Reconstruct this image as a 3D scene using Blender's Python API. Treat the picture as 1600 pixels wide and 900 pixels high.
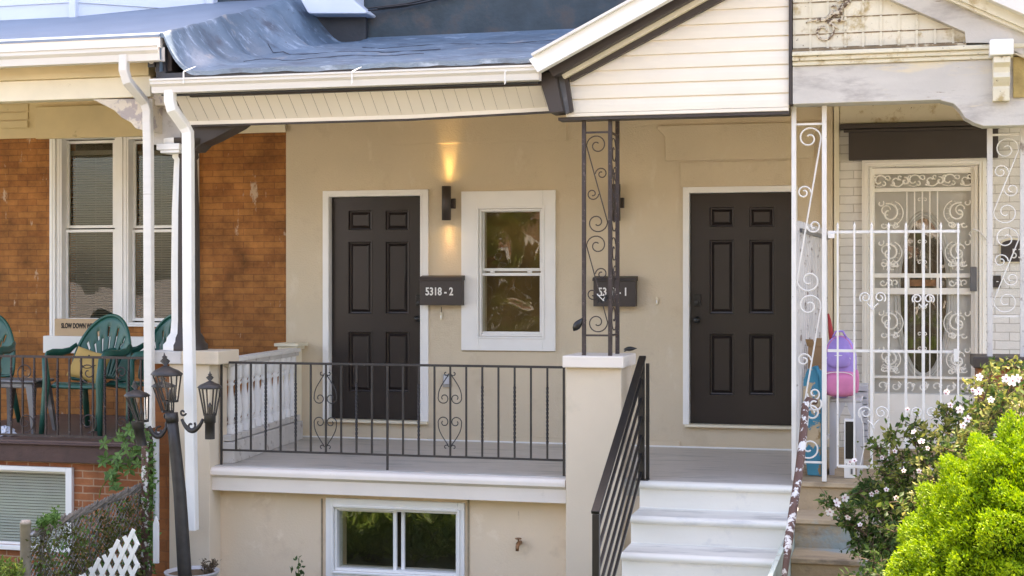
import bpy, math, random
import numpy as np
from mathutils import Vector, Matrix
R = math.radians
rnd = random.Random(7)
C = bpy.context.scene.collection
for o in list(bpy.data.objects): bpy.data.objects.remove(o)

# ---------------- camera, sky, sun, exposure ----------------
F, CX, HY, TANP = 2250.0, 840.0, 440.0, 0.2489      # focal length and centre in photo pixels, yaw
PSI = math.atan(TANP); SP, CP = math.sin(PSI), math.cos(PSI)
CAMY, CAMZ = -12.55, 3.15
sc = bpy.context.scene
cd = bpy.data.cameras.new('camera'); cam = bpy.data.objects.new('camera', cd); C.objects.link(cam)
cd.sensor_width = 36; cd.lens = F * 36 / 1600
cd.shift_x = (800 - CX) / 1600; cd.shift_y = (HY - 450) / 1600
cd.clip_start = .1; cd.clip_end = 2000
cam.location = (0, CAMY, CAMZ); cam.rotation_euler = (R(90), 0, PSI)
sc.camera = cam
SUN_EL, SUN_AZ = R(66), R(12)                       # azimuth measured from +Y towards +X
w = bpy.data.worlds.new('World'); sc.world = w; w.use_nodes = True
nt = w.node_tree; nt.nodes.clear()
wo = nt.nodes.new('ShaderNodeOutputWorld'); bg = nt.nodes.new('ShaderNodeBackground')
sky = nt.nodes.new('ShaderNodeTexSky'); sky.sky_type = 'NISHITA'; sky.sun_disc = False
sky.sun_elevation = SUN_EL; sky.sun_rotation = SUN_AZ; sky.dust_density = 2.0; sky.ozone_density = 1.0; sky.air_density = 1.0
bg.inputs[1].default_value = .15
nt.links.new(sky.outputs[0], bg.inputs[0]); nt.links.new(bg.outputs[0], wo.inputs[0])
sl = bpy.data.lights.new('sun', 'SUN'); sl.energy = 3.6; sl.angle = R(.53); sl.color = (1, .95, .87)
so = bpy.data.objects.new('sun', sl); C.objects.link(so)
sd = Vector((math.sin(SUN_AZ) * math.cos(SUN_EL), math.cos(SUN_AZ) * math.cos(SUN_EL), math.sin(SUN_EL)))
so.rotation_euler = sd.to_track_quat('Z', 'Y').to_euler(); so.location = (0, 0, 30)
vs = sc.view_settings; vs.view_transform = 'Standard'; vs.look = 'None'; vs.gamma = 1; vs.use_curve_mapping = False
vs.exposure = 2.46
vs.use_white_balance = True; vs.white_balance_temperature = 8100; vs.white_balance_tint = 20
sc.cycles.max_bounces = 8; sc.cycles.diffuse_bounces = 5; sc.cycles.transparent_max_bounces = 12
sc.cycles.caustics_reflective = False; sc.cycles.caustics_refractive = False

# ---------------- measuring helper: a point of a plane parallel to the street front ----------------
def W(px, py, Y):
    u = (px - CX) / F; v = (HY - py) / F
    k = (Y - CAMY) / (CP + u * SP)
    return ((-SP + u * CP) * k, CAMZ + v * k)
def PX(px, Y): return W(px, 440, Y)[0]
def P3(px, py, Y):
    x, z = W(px, py, Y); return Vector((x, Y, z))
def RECT(px0, py0, px1, py1, Y):
    m = (px0 + px1) / 2
    return PX(px0, Y), PX(px1, Y), W(m, py1, Y)[1], W(m, py0, Y)[1]      # x0,x1,z0,z1

# ---------------- mesh building ----------------
class MB:
    def __init__(s): s.v = []; s.f = []; s.m = []; s.cur = 0; s.smooth = []
    def add(s, vs, fs, sm=False):
        b = len(s.v); s.v += [tuple(p) for p in vs]
        for f in fs: s.f.append([b + i for i in f]); s.m.append(s.cur); s.smooth.append(sm)
    def box(s, x0, x1, y0, y1, z0, z1):
        if x0 > x1: x0, x1 = x1, x0
        if y0 > y1: y0, y1 = y1, y0
        if z0 > z1: z0, z1 = z1, z0
        s.add([(x0,y0,z0),(x1,y0,z0),(x1,y1,z0),(x0,y1,z0),(x0,y0,z1),(x1,y0,z1),(x1,y1,z1),(x0,y1,z1)],
              [(0,3,2,1),(4,5,6,7),(0,1,5,4),(1,2,6,5),(2,3,7,6),(3,0,4,7)])
        return s
    def prism(s, poly, y0, y1):                         # polygon of (x,z) pushed from y0 (front) to y1
        a = sum(poly[i][0]*poly[(i+1)%len(poly)][1]-poly[(i+1)%len(poly)][0]*poly[i][1] for i in range(len(poly)))
        if a < 0: poly = poly[::-1]
        n = len(poly)
        s.add([(x,y0,z) for x,z in poly]+[(x,y1,z) for x,z in poly],
              [tuple(range(n)), tuple(range(2*n-1,n-1,-1))]+[(i,i+n,(i+1)%n+n,(i+1)%n) for i in range(n)])
        return s
    def bar(s, a, b, w, h=None, up=(0,0,1), tw=0.0):    # square bar between two points
        a = Vector(a); b = Vector(b); h = h or w; d = (b-a); L = d.length; d.normalize(); up = Vector(up)
        if abs(d.dot(up)) > .98: up = Vector((0,1,0))
        r = d.cross(up).normalized(); u = r.cross(d)
        k = max(1, int(tw/(math.pi/4))) if tw else 1
        vs = []; fs = []
        for i in range(k+1):
            c = a + d*L*i/k; an = tw*i/k
            r2 = r*math.cos(an)+u*math.sin(an); u2 = u*math.cos(an)-r*math.sin(an)
            for sx, sz in ((-1,-1),(1,-1),(1,1),(-1,1)): vs.append(c+r2*sx*w/2+u2*sz*h/2)
            if i: fs += [((i-1)*4+j,(i-1)*4+(j+1)%4,i*4+(j+1)%4,i*4+j) for j in range(4)]
        fs += [(3,2,1,0),(k*4,k*4+1,k*4+2,k*4+3)]
        s.add(vs, fs); return s
    def tube(s, pts, r, n=5, closed=False, flat=1.0, caps=True):
        pts = [Vector(p) for p in pts]; m = len(pts)
        rr = r if hasattr(r, '__len__') else [r]*m
        t0 = (pts[1]-pts[0]).normalized(); up = Vector((0,1,0)) if abs(t0.y) < .9 else Vector((1,0,0))
        vs = []; fs = []; nr = up
        for i, p in enumerate(pts):
            if closed: t = (pts[(i+1)%m]-pts[i-1])
            else: t = pts[min(i+1,m-1)]-pts[max(i-1,0)]
            if t.length < 1e-9: t = t0
            t = t.normalized(); nr = (nr - t*nr.dot(t))
            if nr.length < 1e-6: nr = t.orthogonal()
            nr.normalize(); bn = t.cross(nr)
            for j in range(n):
                a = 2*math.pi*(j+.5)/n; vs.append(p+nr*math.cos(a)*rr[i]+bn*math.sin(a)*rr[i]*flat)
            if i: fs += [((i-1)*n+j,(i-1)*n+(j+1)%n,i*n+(j+1)%n,i*n+j) for j in range(n)]
        if closed: fs += [((m-1)*n+j,(m-1)*n+(j+1)%n,(j+1)%n,j) for j in range(n)]
        elif caps: fs += [tuple(range(n-1,-1,-1)), tuple(range((m-1)*n,m*n))]
        s.add(vs, fs, n > 5); return s
    def lathe(s, prof, cx, cy, n=20, axis=None):        # prof: (radius, z); axis: optional lean (dx,dy per z)
        vs = []; fs = []; ax = axis or (0,0); z0 = prof[0][1]
        for i, (r, z) in enumerate(prof):
            for j in range(n):
                a = 2*math.pi*j/n; vs.append((cx+ax[0]*(z-z0)+r*math.cos(a), cy+ax[1]*(z-z0)+r*math.sin(a), z))
            if i: fs += [((i-1)*n+j,(i-1)*n+(j+1)%n,i*n+(j+1)%n,i*n+j) for j in range(n)]
        s.add(vs, fs, n > 8)
        s.add(vs[:n], [tuple(range(n-1,-1,-1))]); s.add(vs[-n:], [tuple(range(n))]); return s
    def frame(s, o, i, y0, y1):                         # rectangular ring: o, i = (x0,x1,z0,z1)
        s.box(o[0],i[0],y0,y1,o[2],o[3]); s.box(i[1],o[1],y0,y1,o[2],o[3])
        s.box(i[0],i[1],y0,y1,i[3],o[3]); s.box(i[0],i[1],y0,y1,o[2],i[2]); return s
    def wall(s, x0, x1, z0, z1, y0, y1, holes):         # flat wall with real openings; y0 front, y1 back
        xs = sorted({x0,x1,*[h[0] for h in holes],*[h[1] for h in holes]}); zs = sorted({z0,z1,*[h[2] for h in holes],*[h[3] for h in holes]})
        xs = [x for x in xs if x0 <= x <= x1]; zs = [z for z in zs if z0 <= z <= z1]
        for a, b in zip(xs, xs[1:]):
            for c, d in zip(zs, zs[1:]):
                mx, mz = (a+b)/2, (c+d)/2
                if any(h[0]<mx<h[1] and h[2]<mz<h[3] for h in holes): continue
                s.add([(a,y0,c),(b,y0,c),(b,y0,d),(a,y0,d)], [(0,1,2,3)]); s.add([(a,y1,c),(b,y1,c),(b,y1,d),(a,y1,d)], [(3,2,1,0)])
        def ring(a,b,c,d,inv):
            q = [(a,c),(b,c),(b,d),(a,d)]
            for k in range(4):
                p, r = q[k], q[(k+1)%4]; f = [(p[0],y0,p[1]),(p[0],y1,p[1]),(r[0],y1,r[1]),(r[0],y0,r[1])]
                s.add(f, [(0,1,2,3) if not inv else (3,2,1,0)])
        ring(x0,x1,z0,z1,False)
        for h in holes: ring(*h, True)
        return s
    def loops(s, rings):                                # nested rectangles (x0,x1,z0,z1,y), last one filled
        vs = []; fs = []
        for a,b,c,d,y in rings: vs += [(a,y,c),(b,y,c),(b,y,d),(a,y,d)]
        for i in range(len(rings)-1):
            for j in range(4): fs.append((i*4+j,i*4+(j+1)%4,(i+1)*4+(j+1)%4,(i+1)*4+j))
        k = (len(rings)-1)*4; fs.append((k,k+1,k+2,k+3)); s.add(vs, fs); return s
    def build(s, name, mats, parent=None, bevel=0, loc=None, smooth=False):
        me = bpy.data.meshes.new(name)
        off = Vector(loc) if loc is not None else Vector((0,0,0))
        p = parent
        tot = Vector(off)
        while p is not None: tot += p.location; p = p.parent
        vv = [(a[0]-tot.x,a[1]-tot.y,a[2]-tot.z) for a in s.v]
        me.from_pydata(vv, [], s.f); mats = mats if isinstance(mats, (list,tuple)) else [mats]
        for m in mats: me.materials.append(m)
        me.polygons.foreach_set('material_index', s.m)
        me.polygons.foreach_set('use_smooth', [True]*len(s.f) if smooth else s.smooth)
        me.update()
        o = bpy.data.objects.new(name, me); C.objects.link(o); o.location = off
        if parent: o.parent = parent
        if bevel:
            b = o.modifiers.new('bevel','BEVEL'); b.width = bevel; b.segments = 2; b.limit_method = 'ANGLE'; b.angle_limit = R(40)
        return o
def tag(o, label=None, cat=None, group=None, kind=None):
    if label: o['label'] = label
    if cat: o['category'] = cat
    if group: o['group'] = group
    if kind: o['kind'] = kind
    return o
def thing(name, loc, label, cat, group=None):
    o = bpy.data.objects.new(name, None); C.objects.link(o); o.location = loc; o.empty_display_size = .1
    return tag(o, label, cat, group)
def copy_tree(o, parent=None):
    kids = [c for c in bpy.data.objects if c.parent == o]
    c = o.copy(); C.objects.link(c); c.parent = parent
    for k in kids: copy_tree(k, c)
    return c
def text_mesh(name, body, size, loc, mat_, parent, depth=.002, rot=(R(90),0,0), bold=0.0, xs=1.0):
    cu = bpy.data.curves.new(name, 'FONT'); cu.body = body; cu.size = size; cu.extrude = depth; cu.offset = bold
    cu.align_x = 'CENTER'; cu.align_y = 'CENTER'
    t = bpy.data.objects.new(name, cu); C.objects.link(t); bpy.context.view_layer.update()
    me = bpy.data.meshes.new_from_object(t.evaluated_get(bpy.context.evaluated_depsgraph_get()))
    bpy.data.objects.remove(t); me.name = name
    me.materials.clear(); me.materials.append(mat_)
    o = bpy.data.objects.new(name, me); C.objects.link(o); o.parent = parent; o.scale = (xs,1,1); o.rotation_euler = rot
    p = parent; tot = Vector((0,0,0))
    while p is not None: tot += p.location; p = p.parent
    o.location = Vector(loc)-tot
    return o
def spiral(cx, cz, r0, r1, a0, a1, n=22):
    return [(cx+(r0+(r1-r0)*i/n)*math.cos(a0+(a1-a0)*i/n), cz+(r0+(r1-r0)*i/n)*math.sin(a0+(a1-a0)*i/n)) for i in range(n+1)]

# ---------------- materials ----------------
def _n(nt, t, **k):
    n = nt.nodes.new(t)
    for a, b in k.items(): setattr(n, a, b)
    return n
def mat(name, col, rough=.6, var=.12, vs_=5, bump=.15, bs=60, metal=0, dirt=None, ds=3, dth=.62, dw=.06, stretch=(1,1,1), spec=.5, bd=.01, d2=None, coat=0, sss=0, trans=0):
    m = bpy.data.materials.new(name); m.use_nodes = True; nt = m.node_tree; b = nt.nodes['Principled BSDF']
    g = _n(nt,'ShaderNodeNewGeometry'); L = nt.links.new
    mp = _n(nt,'ShaderNodeMapping'); mp.inputs['Scale'].default_value = stretch; L(g.outputs['Position'], mp.inputs[0])
    n1 = _n(nt,'ShaderNodeTexNoise'); n1.inputs['Scale'].default_value = vs_; n1.inputs['Detail'].default_value = 6; L(mp.outputs[0], n1.inputs[0])
    mx = _n(nt,'ShaderNodeMix', data_type='RGBA')
    lo = [c*(1-var) for c in col[:3]]+[1]; hi = [min(1,c*(1+var)) for c in col[:3]]+[1]
    mx.inputs[6].default_value = lo; mx.inputs[7].default_value = hi
    rp = _n(nt,'ShaderNodeMapRange'); rp.inputs[1].default_value = .3; rp.inputs[2].default_value = .7
    L(n1.outputs[0], rp.inputs[0]); L(rp.outputs[0], mx.inputs[0]); out = mx.outputs[2]
    def layer(out, c, s, th, wd, st=(1,1,1), off=0):
        mp2 = _n(nt,'ShaderNodeMapping'); mp2.inputs['Scale'].default_value = st; mp2.inputs['Location'].default_value = (off,off,off); L(g.outputs['Position'], mp2.inputs[0])
        n2 = _n(nt,'ShaderNodeTexNoise'); n2.inputs['Scale'].default_value = s; n2.inputs['Detail'].default_value = 9; n2.inputs['Roughness'].default_value = .65; L(mp2.outputs[0], n2.inputs[0])
        r2 = _n(nt,'ShaderNodeMapRange'); r2.inputs[1].default_value = th; r2.inputs[2].default_value = th+wd; L(n2.outputs[0], r2.inputs[0])
        x = _n(nt,'ShaderNodeMix', data_type='RGBA'); L(r2.outputs[0], x.inputs[0]); L(out, x.inputs[6]); x.inputs[7].default_value = (*c,1); return x.outputs[2]
    if dirt: out = layer(out, dirt, ds, dth, dw, stretch)
    if d2:
        for q in d2: out = layer(out, *q)
    L(out, b.inputs['Base Color'])
    b.inputs['Roughness'].default_value = rough; b.inputs['Metallic'].default_value = metal
    b.inputs['Specular IOR Level'].default_value = spec; b.inputs['Coat Weight'].default_value = coat
    if trans: b.inputs['Subsurface Weight'].default_value = trans; b.inputs['Subsurface Radius'].default_value = (.02,.03,.01)
    if bump:
        n3 = _n(nt,'ShaderNodeTexNoise'); n3.inputs['Scale'].default_value = bs; n3.inputs['Detail'].default_value = 5; L(g.outputs['Position'], n3.inputs[0])
        bp = _n(nt,'ShaderNodeBump'); bp.inputs['Strength'].default_value = bump; bp.inputs['Distance'].default_value = bd
        L(n3.outputs[0], bp.inputs['Height']); L(bp.outputs[0], b.inputs['Normal'])
    return m
def brick(name, c1, c2, mortar, bw=.2, rh=.068, ms=.008, rough=.8, white=None, var=.35, bump=.5, mortar_smooth=.2, wth=.66):
    m = bpy.data.materials.new(name); m.use_nodes = True; nt = m.node_tree; b = nt.nodes['Principled BSDF']; L = nt.links.new
    g = _n(nt,'ShaderNodeNewGeometry'); sp = _n(nt,'ShaderNodeSeparateXYZ'); L(g.outputs['Position'], sp.inputs[0])
    ad = _n(nt,'ShaderNodeMath', operation='ADD'); L(sp.outputs[0], ad.inputs[0]); L(sp.outputs[1], ad.inputs[1])
    cb = _n(nt,'ShaderNodeCombineXYZ'); L(ad.outputs[0], cb.inputs[0]); L(sp.outputs[2], cb.inputs[1])
    # small wobble so the courses are not ruled lines
    nw = _n(nt,'ShaderNodeTexNoise'); nw.inputs['Scale'].default_value = 9; L(g.outputs['Position'], nw.inputs[0])
    vm = _n(nt,'ShaderNodeVectorMath', operation='MULTIPLY_ADD'); vm.inputs[1].default_value = (.012,.012,0); L(nw.outputs['Color'], vm.inputs[0]); L(cb.outputs[0], vm.inputs[2])
    br = _n(nt,'ShaderNodeTexBrick'); L(vm.outputs[0], br.inputs[0])
    br.inputs['Scale'].default_value = 1; br.inputs['Brick Width'].default_value = bw; br.inputs['Row Height'].default_value = rh
    br.inputs['Mortar Size'].default_value = ms; br.inputs['Mortar Smooth'].default_value = mortar_smooth
    br.inputs['Color1'].default_value = (*c1,1); br.inputs['Color2'].default_value = (*c2,1); br.inputs['Mortar'].default_value = (*mortar,1)
    n1 = _n(nt,'ShaderNodeTexNoise'); n1.inputs['Scale'].default_value = 3.2; n1.inputs['Detail'].default_value = 10; n1.inputs['Roughness'].default_value=.7; L(g.outputs['Position'], n1.inputs[0])
    mr = _n(nt,'ShaderNodeMapRange'); mr.inputs[1].default_value=.3; mr.inputs[2].default_value=.7; mr.inputs[3].default_value = 1-var; mr.inputs[4].default_value = 1+var; L(n1.outputs[0], mr.inputs[0])
    ml = _n(nt,'ShaderNodeVectorMath', operation='SCALE'); L(br.outputs['Color'], ml.inputs[0]); L(mr.outputs[0], ml.inputs['Scale'])
    out = ml.outputs[0]
    if white:
        for (st, sca, th, off) in (((2.4,1,1.0),2.6,wth+.02,0),((1,1,1),14,.71,5)):
            mp = _n(nt,'ShaderNodeMapping'); mp.inputs['Scale'].default_value = st; mp.inputs['Location'].default_value=(off,0,off); L(g.outputs['Position'], mp.inputs[0])
            n2 = _n(nt,'ShaderNodeTexNoise'); n2.inputs['Scale'].default_value = sca; n2.inputs['Detail'].default_value = 9; n2.inputs['Roughness'].default_value=.7; L(mp.outputs[0], n2.inputs[0])
            r2 = _n(nt,'ShaderNodeMapRange'); r2.inputs[1].default_value = th; r2.inputs[2].default_value = th+.05; r2.inputs[4].default_value=.75; L(n2.outputs[0], r2.inputs[0])
            x = _n(nt,'ShaderNodeMix', data_type='RGBA'); L(r2.outputs[0], x.inputs[0]); L(out, x.inputs[6]); x.inputs[7].default_value = (*white,1); out = x.outputs[2]
    L(out, b.inputs['Base Color']); b.inputs['Roughness'].default_value = rough; b.inputs['Specular IOR Level'].default_value=.3
    n3 = _n(nt,'ShaderNodeTexNoise'); n3.inputs['Scale'].default_value = 70; L(g.outputs['Position'], n3.inputs[0])
    s1 = _n(nt,'ShaderNodeMath', operation='MULTIPLY_ADD'); s1.inputs[1].default_value=-1.0; L(br.outputs['Fac'], s1.inputs[0]); L(n3.outputs[0], s1.inputs[2])
    bp = _n(nt,'ShaderNodeBump'); bp.inputs['Strength'].default_value = bump; bp.inputs['Distance'].default_value=.006; L(s1.outputs[0], bp.inputs['Height']); L(bp.outputs[0], b.inputs['Normal'])
    return m
def glass(name, wob=.35, ws=1.6, tint=(.9,.9,.85), base=.06):
    m = bpy.data.materials.new(name); m.use_nodes = True; nt = m.node_tree; nt.nodes.clear(); L = nt.links.new
    o = _n(nt,'ShaderNodeOutputMaterial'); mx = _n(nt,'ShaderNodeMixShader'); t = _n(nt,'ShaderNodeBsdfTransparent'); gl = _n(nt,'ShaderNodeBsdfGlossy')
    t.inputs[0].default_value = (*tint,1); gl.inputs['Roughness'].default_value = .01; gl.inputs[0].default_value=(1,1,1,1)
    g = _n(nt,'ShaderNodeNewGeometry'); n = _n(nt,'ShaderNodeTexNoise'); n.inputs['Scale'].default_value = ws; n.inputs['Detail'].default_value = 1.5; n.inputs['Distortion'].default_value=.6; L(g.outputs['Position'], n.inputs[0])
    bp = _n(nt,'ShaderNodeBump'); bp.inputs['Strength'].default_value = 1; bp.inputs['Distance'].default_value = wob*.05; L(n.outputs[0], bp.inputs['Height'])
    fr = _n(nt,'ShaderNodeFresnel'); fr.inputs[0].default_value = 1.55; gm = _n(nt,'ShaderNodeMapRange'); gm.inputs[3].default_value = 1.55; gm.inputs[4].default_value = 1/1.55; L(g.outputs['Backfacing'], gm.inputs[0]); L(gm.outputs[0], fr.inputs[0]); L(bp.outputs[0], gl.inputs['Normal'])
    ad = _n(nt,'ShaderNodeMath', operation='ADD'); ad.inputs[1].default_value = base; ad.use_clamp = True; L(fr.outputs[0], ad.inputs[0])
    L(ad.outputs[0], mx.inputs[0]); L(t.outputs[0], mx.inputs[1]); L(gl.outputs[0], mx.inputs[2]); L(mx.outputs[0], o.inputs[0]); return m
def emit(name, col, s):
    m = bpy.data.materials.new(name); m.use_nodes = True; b = m.node_tree.nodes['Principled BSDF']
    b.inputs['Base Color'].default_value = (*col,1); b.inputs['Emission Color'].default_value = (*col,1); b.inputs['Emission Strength'].default_value = s; return m
def leafmat(name, c1, c2, rough=.55, tr=.35):
    m = bpy.data.materials.new(name); m.use_nodes = True; nt = m.node_tree; nt.nodes.clear(); L = nt.links.new
    o = _n(nt,'ShaderNodeOutputMaterial'); mx = _n(nt,'ShaderNodeMixShader'); d = _n(nt,'ShaderNodeBsdfPrincipled'); t = _n(nt,'ShaderNodeBsdfTranslucent')
    g = _n(nt,'ShaderNodeNewGeometry'); r = _n(nt,'ShaderNodeMix', data_type='RGBA'); r.inputs[6].default_value=(*c1,1); r.inputs[7].default_value=(*c2,1)
    L(g.outputs['Random Per Island'], r.inputs[0]); L(r.outputs[2], d.inputs['Base Color']); L(r.outputs[2], t.inputs[0])
    d.inputs['Roughness'].default_value = rough; d.inputs['Specular IOR Level'].default_value=.3; mx.inputs[0].default_value = tr
    L(d.outputs[0], mx.inputs[1]); L(t.outputs[0], mx.inputs[2]); L(mx.outputs[0], o.inputs[0]); return m

M = {}
M['stucco'] = mat('beige_stucco', (.66,.55,.40), .85, .05, 1.6, .7, 70, bd=.006, dirt=(.585,.475,.335), ds=2.6, dth=.56, dw=.15, d2=[((.70,.60,.46),5,.58,.1,(1,1,.5)),((.50,.40,.28),11,.70,.05,(2.5,1,.35))])
M['stucco_low'] = mat('beige_stucco_basement', (.80,.635,.46), .85, .05, 1.2, .5, 90, bd=.004, dirt=(.70,.54,.385), ds=2.4, dth=.55, dw=.15, d2=[((.86,.70,.53),6,.58,.1),((.56,.41,.28),12,.69,.05,(2.5,1,.4))])
M['pier'] = mat('cream_stucco', (.70,.585,.45), .8, .04, 2, .35, 80, bd=.003, dirt=(.58,.5,.38), ds=3, dth=.62, dw=.2)
M['seam'] = mat('stucco_seam', (.33,.265,.18), .9, .2, 20, .1)
M['door'] = mat('dark_brown_door_paint', (.027,.020,.018), .30, .06, 3, .12, 160, bd=.002, spec=.45)
M['dark'] = mat('dark_brown_trim', (.048,.036,.031), .5, .1, 4, .15, 60, bd=.003)
M['black'] = mat('black_metal', (.014,.013,.013), .35, .1, 8, .05, 50)
M['blackhw'] = mat('black_hardware', (.012,.012,.012), .3, .05, 8, 0)
M['iron'] = mat('rusty_brown_iron', (.045,.030,.027), .55, .25, 20, .4, 120, bd=.002, dirt=(.20,.15,.13), ds=45, dth=.60, dw=.05)
M['ironblk'] = mat('weathered_black_iron', (.030,.026,.025), .5, .25, 20, .4, 120, bd=.002, dirt=(.25,.22,.2), ds=30, dth=.70, dw=.04)
M['white'] = mat('white_paint', (.86,.85,.82), .45, .03, 4, .08, 30, bd=.003)
M['vinyl'] = mat('white_vinyl', (.86,.85,.82), .35, .02, 4, .03, 20)
M['cream'] = mat('cream_trim_paint', (.70,.57,.34), .7, .08, 3, .25, 60, bd=.003, dirt=(.36,.28,.15), ds=5, dth=.66, dw=.1)
M['creamlt'] = mat('pale_cream_paint', (.80,.72,.55), .65, .06, 4, .25, 60, bd=.003, dirt=(.50,.42,.28), ds=6, dth=.64, dw=.08)
M['soffit'] = mat('cream_soffit_vinyl', (.85,.79,.70), .5, .03, 3, .05, 20)
M['siding'] = mat('cream_siding_vinyl', (.84,.77,.66), .5, .03, 2, .06, 30)
M['gutter'] = mat('white_gutter', (.72,.69,.64), .4, .04, 4, .06, 30, dirt=(.42,.36,.29), ds=4, dth=.66, dw=.12, stretch=(.4,1,5))
M['roof'] = mat('roof_membrane', (.115,.175,.24), .46, .22, 2.2, .9, 11, bd=.012, dirt=(.070,.092,.13), ds=3.6, dth=.54, dw=.14, stretch=(.7,1.5,1), spec=.6, d2=[((.26,.34,.44),8,.56,.10,(.4,2.4,1)),((.055,.07,.10),26,.63,.05,(.5,1.6,1)),((.30,.30,.31),2.2,.60,.06)])
M['roofseam'] = mat('roof_seam_tar', (.05,.06,.08), .7, .3, 10, .3)
M['doorwhite'] = mat('ivory_security_door_paint', (.92,.88,.80), .5, .04, 4, .1)
M['spindle'] = mat('chalky_white_spindle', (.76,.74,.71), .7, .06, 6, .3, 60, dirt=(.40,.34,.30), ds=8, dth=.63, dw=.08)
M['tinseam'] = mat('dirty_tin_joint', (.24,.17,.10), .8, .3, 9, .3, dirt=(.55,.47,.34), ds=9, dth=.52, dw=.08)
M['relief'] = mat('dirty_relief', (.60,.52,.40), .7, .1, 12, .4, 60, dirt=(.14,.09,.06), ds=30, dth=.50, dw=.05)
M['rooflow'] = mat('black_roof_edge', (.035,.038,.045), .6, .2, 4, .4, 30)
M['bluegrey'] = mat('grey_flat_roof', (.17,.225,.30), .6, .08, 2, .3, 20)
M['upper'] = mat('dark_teal_grey_wall', (.040,.060,.072), .7, .3, 4, .6, 25, dirt=(.075,.068,.066), ds=2, dth=.5, dw=.1, d2=[((.012,.016,.02),9,.66,.05)])
M['ltsiding'] = mat('pale_blue_white_siding', (.62,.69,.79), .5, .03, 3, .05, 20)
M['brick'] = brick('orange_brown_brick', (.375,.155,.046), (.285,.108,.032), (.225,.092,.034), .21, .062, .005, white=(.60,.46,.34), wth=.585, var=.55, mortar_smooth=.6)
M['brickred'] = brick('red_brick_white_mortar', (.36,.13,.055), (.27,.085,.035), (.40,.25,.16), .2, .060, .006, var=.4, white=(.6,.5,.4), wth=.66)
M['brickflat'] = brick('brown_painted_brick', (.30,.105,.035), (.25,.085,.03), (.24,.09,.035), .24, .085, .006, var=.3)
M['whitebrick'] = brick('white_painted_brick', (.80,.77,.72), (.74,.71,.66), (.52,.48,.43), .23, .072, .004, rough=.6, var=.08, bump=.5)
M['brownslab'] = mat('dark_brown_porch_edge', (.085,.045,.038), .7, .15, 10, .8, 45, bd=.006)
M['deckpaint'] = mat('brown_porch_floor', (.12,.07,.055), .6, .15, 4, .2)
M['stair'] = mat('pale_grey_step_paint', (.83,.80,.72), .5, .04, 2.5, .25, 40, bd=.004, dirt=(.62,.615,.59), ds=2.5, dth=.56, dw=.12, stretch=(.6,3,3), d2=[((.66,.65,.62),6,.58,.12,(.5,3,.5)),((.42,.40,.38),26,.70,.03)])
M['tread'] = mat('foot_worn_tread_paint', (.70,.68,.62), .6, .08, 3, .4, 40, bd=.004, dirt=(.46,.45,.42), ds=4, dth=.50, dw=.15, stretch=(.5,2,1), d2=[((.76,.74,.68),9,.60,.08,(.4,2,1))])
M['floor'] = mat('grey_porch_floor_paint', (.56,.52,.475), .5, .1, 3, .3, 30, bd=.004, dirt=(.40,.385,.35), ds=3, dth=.5, dw=.12, stretch=(.6,3,3), d2=[((.66,.63,.58),9,.62,.06,(.4,2,1)),((.22,.2,.18),24,.68,.04,(.5,1,1))])
M['cornice'] = mat('pale_slab_edge_paint', (.80,.72,.64), .55, .04, 3, .2, 40, bd=.003, dirt=(.62,.55,.46), ds=5, dth=.66, dw=.1)
M['weathered'] = mat('weathered_white_wood', (.56,.525,.48), .75, .10, 3, .6, 40, bd=.005, dirt=(.37,.335,.31), ds=3.5, dth=.50, dw=.16, stretch=(.6,1,2), d2=[((.66,.57,.42),2.2,.55,.08,(.5,1,3)),((.25,.19,.14),16,.66,.05,(.4,1,3))])
M['tin'] = mat('peeling_cream_tin', (.70,.64,.50), .6, .06, 4, .4, 50, bd=.004, dirt=(.46,.35,.18), ds=7, dth=.55, dw=.12, d2=[((.20,.14,.09),22,.64,.03)])
M['peel'] = mat('white_paint_peeling_off_iron', (.72,.70,.67), .6, .05, 8, .4, 60, bd=.004, dirt=(.13,.065,.05), ds=13, dth=.44, dw=.02)
M['whiteiron'] = mat('white_painted_iron', (.76,.73,.69), .5, .06, 8, .3, 80, bd=.003, dirt=(.30,.2,.14), ds=34, dth=.67, dw=.03)
M['oldwhite'] = mat('dirty_white_paint', (.62,.59,.56), .7, .1, 6, .5, 50, bd=.004, dirt=(.28,.23,.2), ds=9, dth=.57, dw=.08)
M['stonegrey'] = mat('patchy_grey_render', (.56,.53,.49), .85, .1, 5, .6, 30, dirt=(.42,.38,.33), ds=8, dth=.55, dw=.1)
M['pealbeam'] = mat('flaking_beam_render', (.66,.58,.47), .8, .06, 5, .6, 40, dirt=(.42,.36,.34), ds=5, dth=.50, dw=.04)
M['stonestep'] = mat('old_brown_stone', (.44,.325,.205), .85, .15, 4, .7, 25, dirt=(.22,.165,.11), ds=4, dth=.52, dw=.15, stretch=(.5,2,2), d2=[((.30,.34,.32),2.5,.55,.1)])
M['concrete'] = mat('concrete', (.40,.38,.35), .85, .1, 3, .5, 30)
M['asphalt'] = mat('asphalt', (.055,.055,.057), .9, .2, 4, .6, 60)
M['grass'] = mat('grass_soil', (.045,.06,.02), .95, .4, 8, .8, 30)
M['paint'] = mat('road_paint', (.7,.68,.6), .6, .1, 10, .1)
M['greenplast'] = mat('green_plastic', (.012,.10,.075), .38, .12, 6, .1, 60, dirt=(.10,.20,.17), ds=14, dth=.66, dw=.08)
M['yellow'] = mat('mustard_cushion_fabric', (.48,.31,.10), .9, .1, 6, .4, 150, bd=.003)
M['ink'] = mat('dark_print', (.03,.025,.02), .8, .1, 6, 0)
M['greymetal'] = mat('worn_grey_metal', (.16,.16,.165), .45, .15, 8, .2, 40, metal=.3, dirt=(.30,.29,.28), ds=8, dth=.6, dw=.1)
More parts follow.
